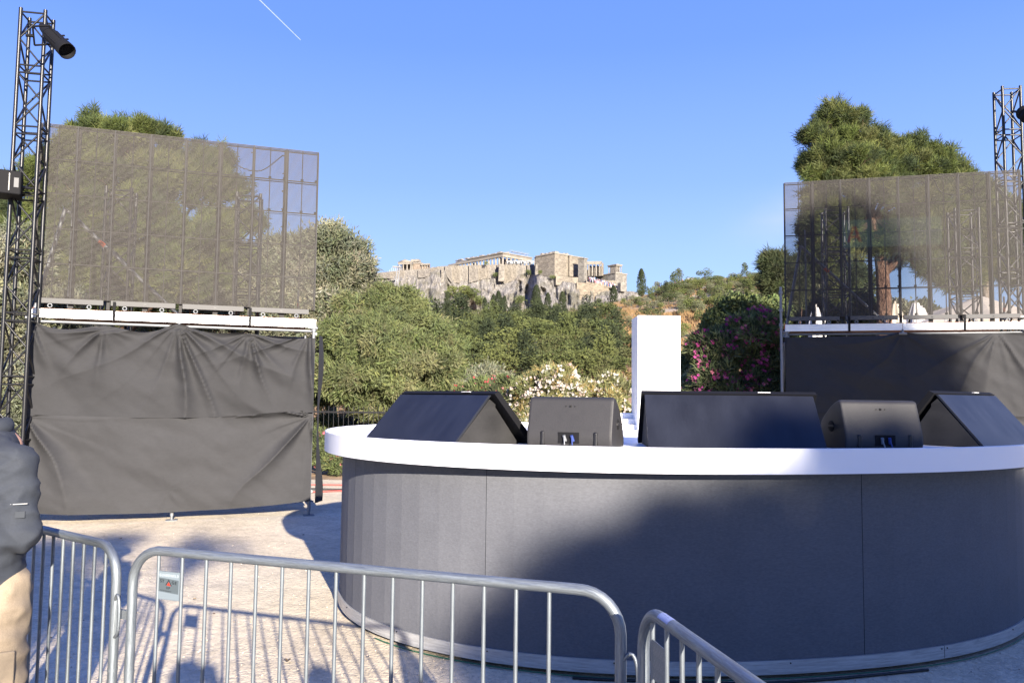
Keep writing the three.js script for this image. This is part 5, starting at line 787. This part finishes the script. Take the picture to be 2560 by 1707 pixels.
{
  // arms crossed, seen from his left, facing out of the picture to the left
  const p = person('person in dark blue-grey shirt and khaki trousers with folded arms', D(-2.085, 0, 3.3), -1.0, { fine: true, fwd: .15, legs: [[V3(.1, .92, -.02), V3(.125, .5, -.02), V3(.13, .1, -.04)], [V3(-.09, .92, 0), V3(-.11, .5, .03), V3(-.12, .1, 0)]], arms: [[V3(.185, 1.425, -.055), V3(.225, 1.155, -.085), V3(.08, 1.13, .19), V3(-.03, 1.16, .25)], [V3(-.20, 1.44, -.02), V3(-.265, 1.15, 0), V3(-.03, 1.18, .235), V3(.1, 1.2, .2)]] }, [[.027, .033, .044], [.30, .24, .165], [.02, .015, .012]]);
  const c = mesh('collar', new THREE.TorusGeometry(.075, .02, 8, 24).scale(1, 1, 1.6).rotateX(Math.PI / 2 + .25).translate(0, 1.55, .045), std(rgb(.027, .033, .044), .85, 0, { map: weave }), p);
  const pk = mesh('cargo_pocket', new RoundedBoxGeometry(.014, .19, .15, 2, .006), std(rgb(.28, .225, .155), .9, 0, { map: weave }), p); pk.position.set(.222, .62, -.01); pk.rotation.z = -.05;
  const tab = mesh('sleeve_tab', boxGeo(-.004, .004, -.012, .012, -.016, .016), std(rgb(.03, .035, .042), .85), p); tab.position.set(.277, 1.235, -.075);
  const logo = mesh('sleeve_print', boxGeo(-.002, .002, -.0015, .0015, -.028, .028), std(rgb(.3, .3, .29), .8), p); logo.position.set(.274, 1.275, -.07);
}
{
  // the photographer, just behind the lens, and a companion: their shadows reach into the picture
  const cam = [[V3(.2, 1.44, 0), V3(.27, 1.3, .24), V3(.07, 1.62, .30), V3(.03, 1.68, .33)], [V3(-.2, 1.44, 0), V3(-.27, 1.3, .24), V3(-.07, 1.62, .30), V3(-.03, 1.68, .33)]];
  person('person behind the camera holding both hands up to the face', D(.02, 0, -.52), Math.PI, { legs: stand, arms: cam }, [[.1, .1, .11], [.03, .035, .05], [.02, .015, .01]]);
  person('person standing beside the camera with arms hanging', D(.86, 0, -.6), Math.PI + .2, { legs: stand, arms: [[V3(.2, 1.44, 0), V3(.25, 1.16, 0), V3(.25, .9, .06), V3(.25, .8, .08)], [V3(-.2, 1.44, 0), V3(-.25, 1.16, 0), V3(-.25, .9, .06), V3(-.25, .8, .08)]] }, [[.2, .2, .2], [.05, .05, .06], [.02, .015, .01]]);
}
// ---------- trees behind the camera whose shade falls on stage, screen and yard ----------
{
  const s = [.336, -.942], e = [.942, .336], place = (a, b, t) => D(s[0] * t + e[0] * a, b / .957 + t * .302, s[1] * t + e[1] * a);
  const grove = (seed, label, baseA, t, list, count, hubB) => { const b = place(baseA, 0, t).setY(0), L = list.map(([a, bb, r, dt = 0]) => { const p = place(a, bb, t + dt).sub(b); return [p.x, p.y, p.z, r, r, r]; }), hub = place(baseA, hubB, t).sub(b); reseed(seed); plant({ seed, name: 'pine_tree', label, at: b, bark: 'pine', leaf: 'pine', count, leafSize: 1.7, clump: 30, clumpSize: .25, branch: .05, twigs: 3, hub, trunks: [{ pts: [V3(0, -.1, 0), V3(.1, hub.y * .5, 0), hub], r: [.26, .2, .12] }], lobes: L }); };
  grove(301, 'low spreading pine behind the camera shading the stage front', 4.6, 23, [[2.5, 1.5, .55], [3.1, 1.8, .5], [3.75, 2.2, .6], [4.4, 2.15, .6], [5.1, 2.15, .6], [5.9, 1.9, .55], [6.6, 1.8, .6], [1.95, 1.2, .58], [2.35, 1.62, .55], [2.75, 1.75, .5], [2.6, .8, .6], [3.4, 1.0, .7], [4.4, .8, .75], [5.5, .5, .6], [3.2, .1, .8], [4.4, -.2, .9], [2.5, .1, .6], [5.6, -.3, .9], [7.2, .4, .8], [1.8, .55, .62], [2.2, .5, .6], [5.0, .1, .8], [6.3, .6, .8], [5.7, .9, .6], [3.8, .4, .8], [4.7, 1.85, .6], [5.3, 1.5, .6], [4.1, 1.6, .6], [6.0, 1.2, .5]], 17000, -.4);
  grove(302, 'tall pine far behind the camera shading the right screen', 9.8, 26, [[9.2, 7.1, .6], [9.7, 7.2, .6], [10.0, 6.5, .5], [9.0, 6.4, .6], [9.5, 6.5, .65], [9.2, 5.9, .6], [8.8, 5.2, .6], [9.6, 5.3, .6], [10.2, 5.2, .6], [9.9, 4.4, .65], [10.7, 4.8, .5], [10.8, 4.0, .5], [9.2, 4.3, .65], [8.5, 3.6, .6], [9.8, 3.5, .7], [10.8, 3.2, .6], [9.4, 6.9, .5]], 10500, 2.6);
  grove(303, 'slim pine behind the camera shading the gravel on the left', -1.7, 15, [[-1.45, 2.05, .24], [-1.75, 1.8, .35], [-1.45, 1.55, .24], [-2.0, 2.3, .3], [-1.2, 2.85, .08], [-.25, 2.6, .05], [.0, 2.8, .04], [-1.5, 1.0, .25], [-2.0, 1.2, .4], [-2.3, 1.8, .35], [-1.7, 2.7, .15]], 3400, .4);
}
renderer.render(scene, camera);
